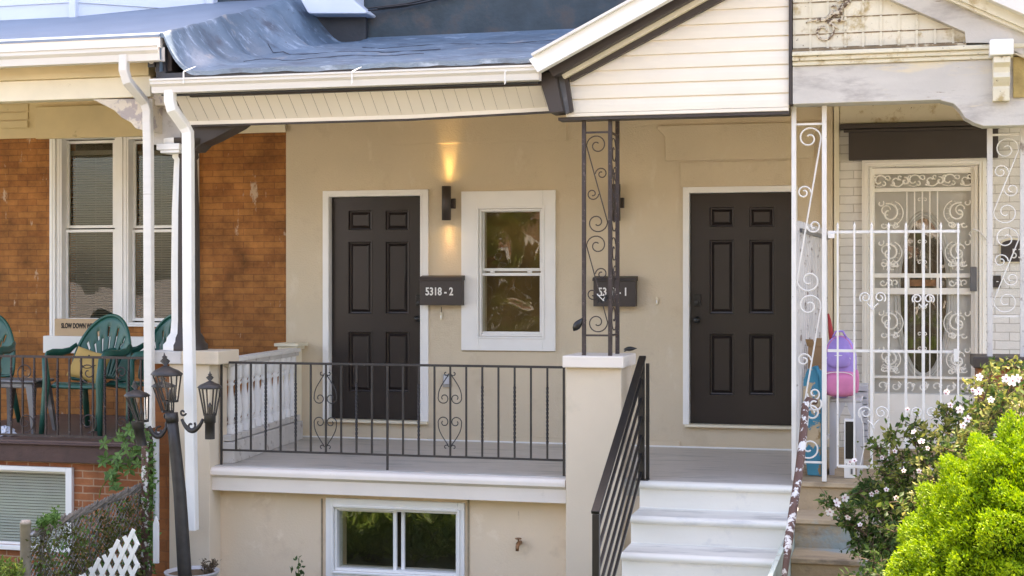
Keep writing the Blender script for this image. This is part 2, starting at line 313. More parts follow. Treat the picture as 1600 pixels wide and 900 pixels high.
M['board'] = mat('cream_sign_board', (.60,.42,.26), .8, .06, 6, .1)
M['blind'] = mat('grey_blind_slat', (.17,.155,.13), .6, .08, 5, 0)
M['blindlt'] = mat('white_blind_slat', (.62,.66,.68), .6, .06, 5, 0)
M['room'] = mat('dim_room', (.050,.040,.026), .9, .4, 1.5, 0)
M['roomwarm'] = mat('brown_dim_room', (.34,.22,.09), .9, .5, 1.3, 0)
M['glass'] = glass('wavy_window_glass', .40, 2.2, base=-.018)
M['glass2'] = glass('basement_window_glass', .16, 3.0, base=.05)
M['glassflat'] = glass('flat_window_glass', .04, 2, base=-.025)
M['lampglass'] = glass('lantern_glass', .02, 5, (.97,.97,.95), -.035)
M['alum'] = mat('grey_aluminium', (.38,.38,.37), .4, .05, 6, 0, metal=.6)
M['mesh'] = mat('grey_insect_screen', (.27,.26,.255), .7, .08, 8, .1)
M['lettering'] = mat('white_lettering', (.82,.8,.76), .5, .02, 5, 0)
M['pvc'] = mat('grey_plastic_pipe', (.50,.52,.53), .4, .08, 6, .1, dirt=(.3,.29,.27), ds=9, dth=.6, dw=.1)
M['brass'] = mat('rusty_brass', (.25,.12,.05), .5, .3, 30, .4, metal=.3)
M['purple'] = mat('lilac_fabric', (.36,.25,.62), .75, .1, 10, .3, 120, bd=.003)
M['pink'] = mat('pink_fabric', (.66,.20,.38), .75, .1, 10, .3, 120, bd=.003)
M['red'] = mat('red_webbing', (.40,.04,.04), .8, .1, 6, .1)
M['wood'] = mat('brown_cardboard', (.36,.22,.11), .85, .15, 4, .3, 30, stretch=(1,1,4))
M['tan'] = mat('tan_and_teal_board', (.52,.40,.26), .7, .15, 4, .2, dirt=(.03,.24,.36), ds=4.2, dth=.49, dw=.02, d2=[((.35,.22,.1),5,.6,.03)])
M['teal'] = mat('teal_edge', (.02,.22,.33), .6, .15, 4, .1)
M['greyplast'] = mat('pale_plastic', (.60,.60,.62), .5, .05, 4, .1)
M['galv'] = mat('galvanised_wire', (.30,.30,.31), .45, .15, 10, .1, metal=.6)
M['bulb'] = emit('lit_bulb', (1,.72,.28), 12)
M['bark'] = mat('brown_stem', (.12,.08,.045), .9, .2, 20, .3)
M['lime'] = leafmat('lime_foliage', (.13,.27,.006), (.38,.52,.014), tr=.28)
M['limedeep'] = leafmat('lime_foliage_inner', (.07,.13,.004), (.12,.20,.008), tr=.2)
M['leafdk'] = leafmat('dark_green_leaves', (.030,.070,.016), (.07,.13,.03))
M['leafmid'] = leafmat('mid_green_leaves', (.06,.13,.02), (.20,.26,.05))
M['leafsunlit'] = leafmat('sunlit_tint_leaves', (.20,.24,.04), (.36,.34,.10))  # yellow tint puts sunlight into the leaf colour
M['vine'] = leafmat('brown_green_vine_leaves', (.055,.055,.016), (.17,.18,.05))
M['leafcr'] = leafmat('creeper_leaves', (.07,.16,.035), (.16,.30,.08))
M['petal'] = leafmat('white_petals', (.82,.78,.78), (.90,.86,.86), tr=.3)
M['eye'] = mat('flower_centre', (.40,.06,.12), .6, .1)
M['terra'] = mat('pale_plant_pot', (.45,.44,.44), .6, .1)
M['drybud'] = leafmat('dry_plant', (.10,.075,.05), (.20,.15,.10))
M['facade_far'] = brick('far_red_brick', (.15,.085,.055), (.24,.09,.05), (.35,.3,.25), .22, .075, .01)

def box_obj(name, r, y0, y1, m, parent, bevel=.003):
    return MB().box(r[0], r[1], y0, y1, r[2], r[3]).build(name, m, parent, bevel)
FLOOR = 1.70; YS = -2.15                                 # porch floor height, porch front plane

# ---------------- ground ----------------
g = MB(); g.add([(-600,-600,0),(600,-600,0),(600,600,0),(-600,600,0)], [(0,1,2,3)]); tag(g.build('ground', M['concrete']), kind='structure')
g = MB(); g.add([(-150,-15.6,.004),(150,-15.6,.004),(150,-8.4,.004),(-150,-8.4,.004)], [(0,1,2,3)]); tag(g.build('road', M['asphalt']), kind='structure')
tag(MB().box(-150,150,-8.4,-6.5,.0,.12).build('sidewalk', M['concrete'], bevel=.01), kind='structure')
tag(MB().box(-150,150,-17.6,-15.6,.0,.12).build('pavement', M['concrete'], bevel=.01), kind='structure')
tag(MB().box(-30,30,-6.48,2.5,-.1,.70).build('front_garden', [M['grass']]), kind='structure')
# ================= the beige house in the middle =================
TOPZ = 10.6
XL, XR = PX(447, 0), PX(1302, 0)                          # its wall between the neighbours
XPL = PX(255, -2.5); XPR = PX(1236, -2.3)
H = thing('beige_row_house', (PX(870,0), 0, FLOOR), 'beige stuccoed row house in the middle with two dark brown front doors', 'house')
def door(px, parent, nm, label, knobpx, knobs, panels, trim, thr):
    d = MB(); x0,x1,z0,z1 = RECT(*px, .05); Y = .045
    hs = [RECT(*p, Y) for p in panels]
    d.wall(x0, x1, z0, z1, Y, Y+.045, [])
    d.v = d.v[:0]; d.f = []; d.m = []; d.smooth = []
    d.wall(x0, x1, z0, z1, Y, Y+.046, hs)
    for (a,b,c,e) in hs:
        d.loops([(a,b,c,e,Y),(a+.005,b-.005,c+.005,e-.005,Y+.024),(a+.016,b-.016,c+.016,e-.016,Y+.026),(a+.040,b-.040,c+.040,e-.040,Y+.004)])
        d.box(a-.012,b+.012,Y-.004,Y+.002,c-.012,c-.002); d.box(a-.012,b+.012,Y-.004,Y+.002,e+.002,e+.012)
        d.box(a-.012,a-.002,Y-.004,Y+.002,c-.0018,e+.0018); d.box(b+.002,b+.012,Y-.004,Y+.002,c-.0018,e+.0018)
    o = d.build('door', M['door'], parent)
    if label: o['label'] = label
    # frame
    t = RECT(*trim, -.02); f = MB(); zb = z0-.006
    f.box(t[0], x0-.022, -.022, .0, zb, t[3]); f.box(x1+.006, t[1], -.022, 0, zb, t[3]); f.box(x0-.022, x1+.006, -.022, 0, z1+.018, t[3])
    f.box(x0-.035, x0-.004, -.03, .09, zb, z1+.03); f.box(x1+.004, x1+.02, -.03, .09, zb, z1+.03); f.box(x0-.004, x1+.004, -.028, .09, z1+.004, z1+.03)
    f.build('door_frame', M['white'], o, bevel=.003)
    th = RECT(*thr, -.04); MB().box(th[0], th[1], -.06, .09, th[2], z0-.002).build('threshold', M['creamlt'], o, bevel=.004)
    for kind, kx, kz in knobs:
        x, z = W(kx, kz, .03); k = MB()
        if kind == 'knob':
            b = []
            for (r, y) in ((.030,.045),(.030,.036),(.011,.034),(.011,.006),(.020,.002),(.027,-.012),(.026,-.026),(.015,-.034),(.002,-.036)):
                b.append((r, y))
            vs = []; n = 18; fs = []
            for i,(r,y) in enumerate(b):
                for j in range(n): vs.append((x+r*math.cos(6.2832*j/n), y, z+r*math.sin(6.2832*j/n)))
                if i: fs += [((i-1)*n+j,i*n+j,i*n+(j+1)%n,(i-1)*n+(j+1)%n) for j in range(n)]
            k.add(vs, fs, True); k.build('door_knob', M['blackhw'], o)
        else:
            k.box(x-.033, x+.033, .022, .045, z-.052, z+.052); k.box(x-.026,x+.026,.016,.0215,z+.008,z+.044)
            k.tube([(x,.0215,z-.022),(x,.002,z-.022)], .019, 14); k.build('deadbolt', M['blackhw'], o, bevel=.004)
    return (x0, x1, zb, z1)
p1 = [(545,329,580,359),(603,329,638,359),(545,378,580,490),(603,378,638,490),(545,519,580,612),(603,519,638,612)]
p2 = [(1109,324,1146,354),(1171,324,1209,354),(1109,375,1146,490),(1171,375,1209,490),(1109,522,1146,617),(1171,522,1209,617)]
d1 = door((519,308,660,655), H, 'door', None, 0, [('knob',654,498),('bolt',655,470)], p1, (504,297,669,657), (506,655,668,661))
d2 = door((1079,302,1237,663), H, 'door', None, 0, [('knob',1089,500),('bolt',1089,469)], p2, (1067,291,1246,664), (1070,663,1244,669))
wo_ = RECT(721,298,868,548,-.02); wi = RECT(749,326,849,526,0)
holes = [(d1[0]-.02,d1[1]+.01,d1[2],d1[3]+.02),(d2[0]-.02,d2[1]+.01,d2[2],d2[3]+.02),wi]
MB().wall(XL, XR, FLOOR-.3, 5.0, 0, .25, holes).build('wall', M['stucco'], H)
# door surrounds behind the door leaf so nothing shows through
for d in (d1, d2): MB().box(d[0]-.05, d[1]+.05, .1, .12, d[2]-.02, d[3]+.05).build('door_lining', M['dark'], H)
def seam(pts, Y, parent, w_=.006, p=.004, m='seam', name='wall_seam'):
    mb = MB()
    for a, b in zip(pts, pts[1:]): mb.bar(P3(*a, Y-p/2), P3(*b, Y-p/2), w_, p, up=(0,0,1))
    return mb.build(name, M[m], parent)
# raised rectangular render panels over door and window (old lintels under the stucco)
r = RECT(607,150,886,223,0); MB().box(r[0], r[1], -.012, -.001, r[2], 4.74).build('raised_panel', M['stucco'], H, .004)
mb = MB(); x0, z0 = W(1040,252,0); x1, z1 = W(1272,250,0); xt0, zt = W(1028,197,0); xt1, _ = W(1285,194,0)
mb.prism([(x0,z0),(x1,z0),(x1,zt-.10),(xt1,zt-.03),(xt1,zt),(xt0,zt),(xt0,zt-.03),(x0,zt-.10)], -.03, -.001); mb.build('raised_panel', M['stucco'], H, .006)
r = RECT(1063,252,1250,291,0); MB().box(r[0], r[1], -.012, -.001, r[2], r[3]-.002).build('raised_panel', M['stucco'], H, .004)
x, z = W(1300,300,0); MB().box(PX(1288,-.04), XR-.003, -.045, -.001, FLOOR+.02, 4.74).build('wall_edge_strip', M['stucco'], H, .004)
# window with double-hung sashes
def window(parent, o, i, sashes, Y, gl, m='white', room='roomwarm', depth=.35, name='window', double=True, rail=None):
    f = MB(); f.frame(o, i, Y-.03, Y-.001)
    f.frame((i[0]-.018,i[1]+.018,i[2]-.018,i[3]+.018), (i[0]+.001,i[1]-.001,i[2]+.001,i[3]-.001), Y-.042, Y-.0305)
    win = f.build(name, M[m], parent, .004)
    j = MB(); t=.022
    j.frame((i[0]+.002,i[1]-.002,i[2]+.002,i[3]-.002), (i[0]+t,i[1]-t,i[2]+t,i[3]-t), Y-.01, Y+.12); j.build('frame', M['vinyl'], win, .003)
    for k, s in enumerate(sashes):
        ys = Y+.03 + (.03 if k % 2 else 0) if double else Y+.03
        b = .028
        sf = MB(); sf.frame((s[0]-b,s[1]+b,s[2]-b,s[3]+b), s, ys, ys+.028); so_ = sf.build('sash', M['vinyl'], win, .004)
        MB().box(s[0]-.004,s[1]+.004,ys+.012,ys+.016,s[2]-.004,s[3]+.004).build('pane', M[gl], win)
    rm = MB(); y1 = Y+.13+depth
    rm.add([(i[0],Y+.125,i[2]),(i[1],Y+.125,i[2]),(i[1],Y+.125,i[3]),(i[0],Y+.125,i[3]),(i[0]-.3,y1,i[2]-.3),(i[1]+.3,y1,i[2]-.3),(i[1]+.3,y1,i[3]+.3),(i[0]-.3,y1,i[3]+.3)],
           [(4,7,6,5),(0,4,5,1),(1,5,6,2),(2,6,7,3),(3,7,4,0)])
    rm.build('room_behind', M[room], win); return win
up_ = RECT(755,331,842,419,.03); lo_ = RECT(752,431,844,518,.05)
win = window(H, wo_, wi, [lo_, up_], 0, 'glass')
mb = MB()
for px in (770, 828): 
    x, z = W(px, 425, .02); mb.box(x-.02,x+.02,.0,.028,z-.006,z+.012)
mb.build('sash_lock', M['vinyl'], win, .003)
r = RECT(722,549,867,556,-.03); seam([(722,549),(868,549)], 0, H)
# skirting and caulk line at the floor
mb = MB(); mb.box(XL, PX(497,-.05), -.02, -.001, FLOOR, FLOOR+.05); mb.box(PX(676,-.02), PX(1062,-.02), -.02, -.001, FLOOR, FLOOR+.05)
mb.box(PX(505,-.02), PX(668,-.02), -.02,-.001, FLOOR, FLOOR+.02); mb.box(PX(1064,-.02), XR-.02, -.02,-.001, FLOOR, FLOOR+.02); mb.build('skirting', M['stucco'], H, .004)
mb = MB(); mb.bar((XL,-.027,FLOOR+.006),(XR-.01,-.027,FLOOR+.006), .012, .012); mb.build('caulk_line', M['white'], H)
# porch floor and its moulded edge
x0s = PX(325, -2.2); x1s = PX(884, -2.2)
MB().box(PX(350,-1.9)-.1, PX(1240,-2.1), YS, .0, FLOOR-.12, FLOOR).build('porch_floor', M['floor'], H, .006)
MB().box(XL-.6, PX(350,-1.9)-.1, -1.9, -.0, FLOOR-.12, FLOOR-.001).build('porch_floor_end', M['floor'], H)
prof = []                                                # rounded nosing over a deep flat band
zt = W(600,739,-2.2)[1]; zb = W(600,776,-2.2)[1]
for i in range(9):
    a = math.pi/2 - math.pi*i/8*.5; prof.append((-2.19-.035*math.cos(a)+.0, zt-.035+.035*math.sin(a)))
prof = [(-2.0, zt)] + [(-2.19-.035*math.sin(t*math.pi/2/8), zt-.035+.035*math.cos(t*math.pi/2/8)) for t in range(9)] + [(-2.225, zt-.055), (-2.20, zt-.075), (-2.195, zt-.08), (-2.195, zb), (-2.0, zb)]
n = len(prof); mb = MB(); mb.add([(x0s,y,z) for y,z in prof]+[(x1s,y,z) for y,z in prof], [(i,(i+1)%n,(i+1)%n+n,i+n) for i in range(n)]+[tuple(range(n-1,-1,-1)),tuple(range(n,2*n))])
mb.build('porch_edge_moulding', M['cornice'], H)
# basement wall, window
bw = RECT(511,781,727,905,-2.05); bi = RECT(523,795,717,896,-2.05)
MB().wall(x0s+.02, x1s+.05, .5, zb+.03, -2.05, -1.8, [bi]).build('basement_wall', M['stucco_low'], H)
seam([(503,779),(503,935)], -2.05, H, .012, .008); seam([(732,781),(732,935)], -2.05, H, .012, .008)
window(H, bw, bi, [RECT(529,800,614,893,-2.02), RECT(630,802,713,895,-2.02)], -2.05, 'glass2', room='room', name='basement_window', double=True)
# piers
def pier(parent, x0, x1, y0, y1, z1, cap, capz, m, mc, name='pier'):
    p = MB().box(x0, x1, y0, y1, .4, z1).build(name, M[m], parent, .006)
    MB().box(cap[0], cap[1], cap[2], cap[3], z1+.001, capz).build('cap', M[mc], p, .008); return p
x0, zt1 = W(884,574,-2.26); x1, _ = W(971,574,-2.26); _, zc = W(925,556.5,-2.31)
pier(H, x0, x1, -2.26, -1.85, zt1, (PX(878.5,-2.31), PX(974,-2.31), -2.31, -1.79), zc, 'pier', 'cornice')
# stairs down to the left edge line, rounded nosings
sx0, sx1 = PX(999,-2.2), PX(1240,-2.2); RISE = .195; RUN = .35
st = MB(); y = -2.2; z = FLOOR; k = 0
prof = [(-1.9, z), (y, z)]
def nose(y, z): return [(y-.012*1, z-.004), (y-.03, z-.016), (y-.034, z-.032), (y-.026, z-.048), (y, z-.056)]
prof = [(-1.95, z)]
for k in range(7):
    prof += [(y, z)] + nose(y, z) + [(y, z-RISE)]; y -= RUN; z -= RISE
prof += [(y+RUN, .3), (-1.95, .3)]
prof = [(-2.151,FLOOR)]+prof[1:-1]+[(-2.151,.3)]
n = len(prof); st.add([(sx0,a,b) for a,b in prof]+[(sx1,a,b) for a,b in prof], [(i,(i+1)%n,(i+1)%n+n,i+n) for i in range(n)]+[tuple(range(n-1,-1,-1)),tuple(range(n,2*n))])
st.m = [1 if (i < n and abs(prof[i][1]-prof[(i+1)%n][1])<1e-6 and abs(prof[i][0]-prof[(i+1)%n][0])>.2) else 0 for i in range(len(st.f))]
st.build('front_steps', [M['stair'],M['tread']], H, .006)
MB().box(PX(972,-2.26)-.1, sx0-.001, -2.148, -1.9, .3, FLOOR-.001).build('step_cheek_wall', M['pier'], H)
# ceiling
MB().box(XPL+.05, XPR-.02, -2.2, -.001, 4.76, 4.80).build('porch_ceiling', M['cream'], H)
# sloping soffit panel below the gutter, ribbed
gx0, gx1 = PX(236,-2.6), PX(841,-2.6)
mb = MB(); x = PX(272,-2.42); xe = PX(868,-2.2); ztp = W(560,139,-2.42)[1]; zbt = W(560,184,-2.2)[1]
def sag(x): 
    t = (x-PX(272,-2.42))/(xe-PX(272,-2.42)); return .028*max(0,(t-.62)/.38)
while x < xe:
    a, b = x, min(x+.094, xe)
    for (u0, u1, dy) in ((a, a+.004, .006), (a+.004, b, 0)):
        mb.add([(u0,-2.42+dy,ztp),(u1,-2.42+dy,ztp),(u1,-2.2+dy,zbt+sag(u1)),(u0,-2.2+dy,zbt+sag(u0))], [(0,3,2,1)])
    mb.add([(a+.004,-2.42,ztp),(a+.004,-2.414,ztp),(a+.004,-2.194,zbt+sag(a)),(a+.004,-2.2,zbt+sag(a))],[(0,1,2,3)])
    x += .094
mb.build('ribbed_soffit', M['soffit'], H)
mb = MB(); mb2 = MB(); xs = np.linspace(PX(296,-2.2), xe, 24)
for a, b in zip(xs, xs[1:]):
    mb.bar((a,-2.205,zbt+sag(a)-.004),(b,-2.205,zbt+sag(b)-.004), .012, .03); mb2.bar((a,-2.19,zbt+sag(a)-.022),(b,-2.19,zbt+sag(b)-.022), .03, .022)
mb.build('soffit_edge', M['soffit'], H); mb2.build('dark_soffit_edge', M['dark'], H)
MB().box(XPL+.1, xe, -2.17, -2.05, 4.45, 4.76).build('porch_beam', M['dark'], H)
# gutter with a lip and hangers
def gutter(x0, x1, y, z1, h, parent, m='gutter', dz=0.0, ends=True):
    d = .115; pr = [(y+d,z1-.004),(y+d,z1-h),(y+.03,z1-h),(y+.022,z1-h*.55),(y,z1-h*.35),(y,z1-.012),(y-.012,z1-.010),(y-.012,z1+.004),(y+.012,z1+.004),(y+.008,z1-.012),(y+.010,z1-h*.33),(y+.032,z1-h*.52),(y+.038,z1-h+.006),(y+d-.006,z1-h+.006),(y+d-.006,z1-.004)]
    n = len(pr); mb = MB(); mb.add([(x0,a,b) for a,b in pr]+[(x1,a,b+dz) for a,b in pr], [(i,i+n,(i+1)%n+n,(i+1)%n) for i in range(n)]+[tuple(range(n)),tuple(range(2*n-1,n-1,-1))])
    return mb.build('gutter', M[m], parent)
gz = W(540,113,-2.62)[1]; gh = gz - W(540,134,-2.62)[1]
gu = gutter(gx0, gx1, -2.62, gz, gh, H)
mb = MB()
for px in (288, 551, 790):
    x, z = W(px, 113, -2.62); mb.bar((x,-2.625,z-.08),(x,-2.63,z+.004),.006,.004); mb.bar((x,-2.63,z+.004),(x+.03,-2.5,z+.06),.012,.005); mb.bar((x-.003,-2.634,z-.09),(x-.003,-2.634,z),.004,.004)
mb.build('hanger', M['white'], gu)
MB().box(PX(252,-2.5), PX(840,-2.5), -2.5, -2.44, 4.58, 4.752).build('fascia', M['rooflow'], H)
MB().box(PX(300,-2.4), PX(850,-2.4), -2.44, -2.40, ztp-.02, 4.72).build('fascia_backing', M['dark'], H)
# downspout
def downspout(parent, pts, w_, d_, m='white'):
    mb = MB()
    for a, b in zip(pts, pts[1:]):
        mb.bar(a, b, w_, d_, up=(0,1,0) if abs((Vector(b)-Vector(a)).normalized().z)>.5 else (0,0,1))
    return mb
def spout(parent, path, w_=.085, m='gutter'):
    pts = [P3(*p) for p in path]; mb = MB(); n = len(pts); vs = []; fs = []
    for i, p in enumerate(pts):
        t = (pts[min(i+1,n-1)]-pts[max(i-1,0)]).normalized(); yy = Vector((0,1,0)); side = t.cross(yy).normalized(); fr = side.cross(t).normalized()
        for sx, sy in ((-1,-1),(-.75,-1.2),(.75,-1.2),(1,-1),(1,1),(-1,1)): vs.append(p+side*sx*w_/2+fr*sy*w_*.36)
        if i: fs += [((i-1)*6+j,(i-1)*6+(j+1)%6,i*6+(j+1)%6,i*6+j) for j in range(6)]
    fs += [tuple(range(5,-1,-1)), tuple(range((n-1)*6,n*6))]
    mb.add(vs, fs); o = mb.build('downspout', M[m], parent)
    b = MB()
    for i in range(1, n-1):
        if i in (1, 2, 3): 
            p = pts[i]; b.box(p.x-w_*.54, p.x+w_*.54, p.y-w_*.46, p.y+w_*.4, p.z-.012, p.z+.012)
    return o
spout(H, [(266,136,-2.56),(266,158,-2.56),(269,170,-2.55),(288,197,-2.42),(293.5,207,-2.40),(294,225,-2.40),(295,500,-2.40),(301,828,-2.40)], .078, 'white')
# roof sheet lapping up over the party kerb on the left
mb = MB(); NX, NY = 90, 34; xr = PX(850,-2.5)+.9; nz = rnd
def hsh(a, b): return math.sin(a*3.1+math.sin(b*2.3)*1.7)*.5+math.sin(a*7.3+b*5.1)*.25+math.sin(a*1.3-b*9.0)*.25
vs = []; 
for j in range(NY+1):
    for i in range(NX+1):
        t = i/NX; y = -2.52 + 2.52*j/NY; xrj = PX(848,-2.5) + (.0 if y < -2.25 else .5*(y+2.25)); x = XPL - .02 + (xrj-XPL+.02)*t**1.35
        d = (x-XPL+.02)
        e = (y+2.52)/2.52
        kerb = (W(150,59,-2.5)[1]+.30*(y+2.53)) + .012 - (4.765+.243*(y+2.52))
        wob = .035*math.sin(y*6.5)+.02*math.sin(y*15+1)
        c = max(0, 1-(max(0,d-.02-max(0,wob)*(.3+e))/(.40+.10*math.sin(y*6+1)+.06*e)))
        lift = kerb*(c**2.5 if e < .25 else c**2.5*(1-min(1,(e-.25)*2))+(c*c*(3-2*c))*min(1,(e-.25)*2))
        z = 4.765 + .243*(y+2.52) + lift + .030*math.sin(y*14+d*3)*c*(1-c)*4*.6 + .020*hsh(x*1.6, y*2.2)*(0.15+e)+.007*hsh(x*5+3, y*9) + (0 if j else -.004)
        z += .018*math.exp(-((x-XPL-.75-.25*y)/.035)**2)*(d>.3)
        if j == NY: z = 4.765+.243*2.52+lift+.03
        vs.append((x,y,z))
fs = [(j*(NX+1)+i, j*(NX+1)+i+1, (j+1)*(NX+1)+i+1, (j+1)*(NX+1)+i) for j in range(NY) for i in range(NX)]
mb.add(vs, fs, True)
b = len(vs); vs2 = [(x,y+.004,z-.035) for x,y,z in vs[:NX+1]]; 
mb.add([*vs[:NX+1], *vs2], [(i,i+NX+2-1,i+NX+2,i+1) for i in range(NX)])
row = [vs[j*(NX+1)] for j in range(NY+1)]; mb.add([*row, *[(x,y,z-.30) for x,y,z in row]], [(i,i+1,i+NY+2,i+NY+1) for i in range(NY)])
rf_ = mb.build('roof', M['roof'], H)
def sheet(i, j): return Vector(vs[j*(NX+1)+i])+Vector((0,0,.004))
for k,(i0,j0,i1,j1) in enumerate(((20,8,60,10),(14,17,58,14),(34,22,80,20))):
    m_ = MB(); m_.tube([Vector((0,0,-.002))+sheet(int(i0+(i1-i0)*t/14), int(round(j0+(j1-j0)*t/14+1.2*math.sin(t*.9+k)*(.5 if k < 3 else 0)))) for t in range(15)], .0042, 4); m_.build('seam', M['roofseam'], rf_)
MB().box(PX(246,-2.45), XPL+.003, -2.47, -.05, 4.62, W(150,59,-2.5)[1]-.005).build('party_kerb', M['rooflow'], H)
# upper front wall and its fittings
MB().box(XPL, PX(1238,0), .0, .3, 4.81, TOPZ).build('upper_wall', M['upper'], H)
MB().box(PX(452,0)-.1, PX(575,0), -.06, -.001, 5.2, W(520,20,-.06)[1]).build('wall_base_strip', M['rooflow'], H, .01)
mb = MB(); pl = [W(469,-30,-.25), W(553,-30,-.25), W(554,2,-.25), W(573,18,-.25), W(571,21,-.25), W(483,21,-.25), W(480,18,-.25), W(470,0,-.25)]
mb.prism(pl, -.25, -.003); mb.build('bay_foot', M['ltsiding'], H, .008)
mb = MB()
for a in ((574,17),(574,13),(590,13)):
    mb.tube([P3(a[0],a[1],-.10), P3(a[0]+60,a[1]-7,-.07), P3(a[0]+130,a[1]-22,-.05), P3(a[0]+200,a[1]-46,-.05)], .008, 5)
mb.build('cable', M['black'], H)
# gable with lapped siding
Ysd = -2.3; gl0 = W(888,118,Ysd); gl1 = W(1135,0,Ysd); sl_ = (gl1[1]-gl0[1])/(gl1[0]-gl0[0])
xl, zlow = W(893,176,Ysd); xrr = PX(1232.5,Ysd); zlow = W(1060,172,Ysd)[1]
def ztop(x): return gl0[1]+sl_*(x-gl0[0])
mb = MB(); lap = .101; zz = zlow; nlap = 0
while zz < ztop(xrr):
    za, zb_ = zz, zz+lap
    zb_ = min(zb_, ztop(xrr)-.0001)
    def left(z): return max(xl+ (z-zlow)*(gl0[0]-xl)/max(.01,(gl0[1]-zlow)) if z < gl0[1] else gl0[0]+(z-gl0[1])/sl_, -99)
    q = [0,.25,.5,.75,.9,1]; yo = [-.014,-.0145,-.013,-.008,-.003,.003]
    for (q0,y0_),(q1,y1_) in zip(zip(q,yo), list(zip(q,yo))[1:]):
        z0_, z1_ = za+(zb_-za)*q0, za+(zb_-za)*q1
        mb.add([(left(z0_),Ysd+y0_,z0_),(xrr,Ysd+y0_,z0_),(xrr,Ysd+y1_,z1_),(left(z1_),Ysd+y1_,z1_)], [(0,1,2,3)])
    mb.add([(left(za),Ysd-.014,za),(xrr,Ysd-.014,za),(xrr,Ysd+.006,za),(left(za),Ysd+.006,za)], [(3,2,1,0)])
    zz += lap
mb.build('gable_siding', M['siding'], H)
MB().prism([(xl,zlow),(xrr,zlow),(xrr,ztop(xrr)),gl0], Ysd+.01, Ysd+.06).build('gable_backing', M['siding'], H)
MB().box(xl-.04, xrr, Ysd-.012, Ysd+.02, zlow-.028, zlow-.002).build('gable_bottom_trim', M['siding'], H, .003)
MB().box(xl-.1, xrr, Ysd+.0, Ysd+.14, zlow-.05, zlow-.029).build('gable_dark_edge', M['dark'], H)
MB().box(xl, xrr, Ysd+.07, Ysd+.2, zlow-.04, 4.759).build('gable_beam', M['dark'], H)
x, z = W(1237.5,0,-2.34); MB().box(PX(1232.6,-2.34), x, -2.34, -2.2, W(1234,163,-2.34)[1], 5.9).build('party_trim', M['dark'], H)
def rake(p0, p1, thick0, Y0, Y1, m, name, tail=None):
    a = W(*p0, Y0); b = W(*p1, Y0); s_ = (b[1]-a[1])/(b[0]-a[0]); xe_ = PX(1236,Y0); ze = a[1]+s_*(xe_-a[0])
    t = thick0
    poly = [a, (xe_,ze), (xe_,ze-t), (a[0]+ (tail or 0), a[1]-t+(s_*(tail or 0)))]
    return MB().prism(poly, Y0, Y1).build(name, M[m], H, .003)
rake((826,93),(993,0),.125,-2.66,-2.58,'white','rake_board',.065)
rake((832,106),(1015,0),.030,-2.64,-2.63,'white','rake_board_shadow_line') if False else None
mbk = rake((829,84),(980,0),.022,-2.70,-2.655,'gutter','rake_drip_edge',.01)
rake((852,104),(1036,0),.105,-2.52,-2.44,'dark','rake_soffit',.06)
rake((876,114),(1082,0),.050,-2.42,-2.36,'creamlt','rake_frieze',.02)
rake((888,117),(1106,0),.055,-2.37,-2.315,'dark','rake_moulding',.02)
mb = MB(); mb.prism([W(837,112,-2.5),W(864,110,-2.5),W(887,178,-2.3),W(866,180,-2.3)], -2.45, -2.25); mb.build('gable_return', M['dark'], H, .004)
mb = MB(); mb.prism([W(862,118,-2.36),W(884,116,-2.36),W(893,172,-2.36),W(884,178,-2.36)], -2.36, -2.30); mb.build('gable_return_inner', M['greymetal'], H)
mb = MB(); mb.prism([W(881,118,-2.37),W(887,118,-2.37),W(895,173,-2.37),W(890,176,-2.37)], -2.37, -2.33); mb.build('gable_return_inner', M['dark'], H)
# gable roof slope going back to the wall
a = W(824,92,-2.7); s_ = (W(985,0,-2.66)[1]-W(826,93,-2.66)[1])/(W(985,0,-2.66)[0]-W(826,93,-2.66)[0]); xe_ = PX(1236,-2.6); ze = a[1]+s_*(xe_-a[0])
MB().prism([(a[0],a[1]-.01),(xe_,ze-.01),(xe_,ze-.07),(a[0]+.03,a[1]-.07)], -2.579, -.003).build('gable_roof', M['rooflow'], H)

# ================= left brick house =================
FL = 1.855
B = thing('brick_row_house', (PX(60,0), 0, FL), 'orange brown brick row house on the left, with white framed windows over a dark porch', 'house')
XB0 = PX(-160, 0)
wo2 = RECT(79,208,309,527,-.03); 
p_a = RECT(105,222,179,499,.02); p_b = RECT(209,222,282,499,.02)
iL = (p_a[0]-.05, p_a[1]+.05, p_a[2]-.05, p_a[3]+.05); iR = (p_b[0]-.05, p_b[1]+.05, p_b[2]-.05, p_b[3]+.05)
XB1 = XL-.002
MB().wall(XB0, XB1, FL-.4, W(200,212,0)[1], 0, .25, [iL, iR]).build('wall', M['brick'], B)
zc0 = W(200,212,0)[1]
MB().wall(XB0, XB1, zc0, 5.1, -.02, .25, []).build('upper_band', M['cream'], B)
r = RECT(57,186,312,214,-.05); MB().box(r[0], r[1], -.07, -.021, r[2], r[3]+.14).build('window_lintel', M['cream'], B, .006)
mb = MB(); zq = W(0,165,-.05)[1]
for k, py in enumerate((164,177,190)): 
    r = RECT(-60,py,44,py+11,-.03); mb.box(r[0], r[1], -.03-.006*k, -.021, r[2], r[3])
mb.build('band_moulding', M['cream'], B, .003)
mb = MB(); r = RECT(330,190,446,208,-.04); mb.box(r[0], r[1], -.045, -.021, r[2], r[3]); mb.build('band_moulding', M['creamlt'], B, .003)
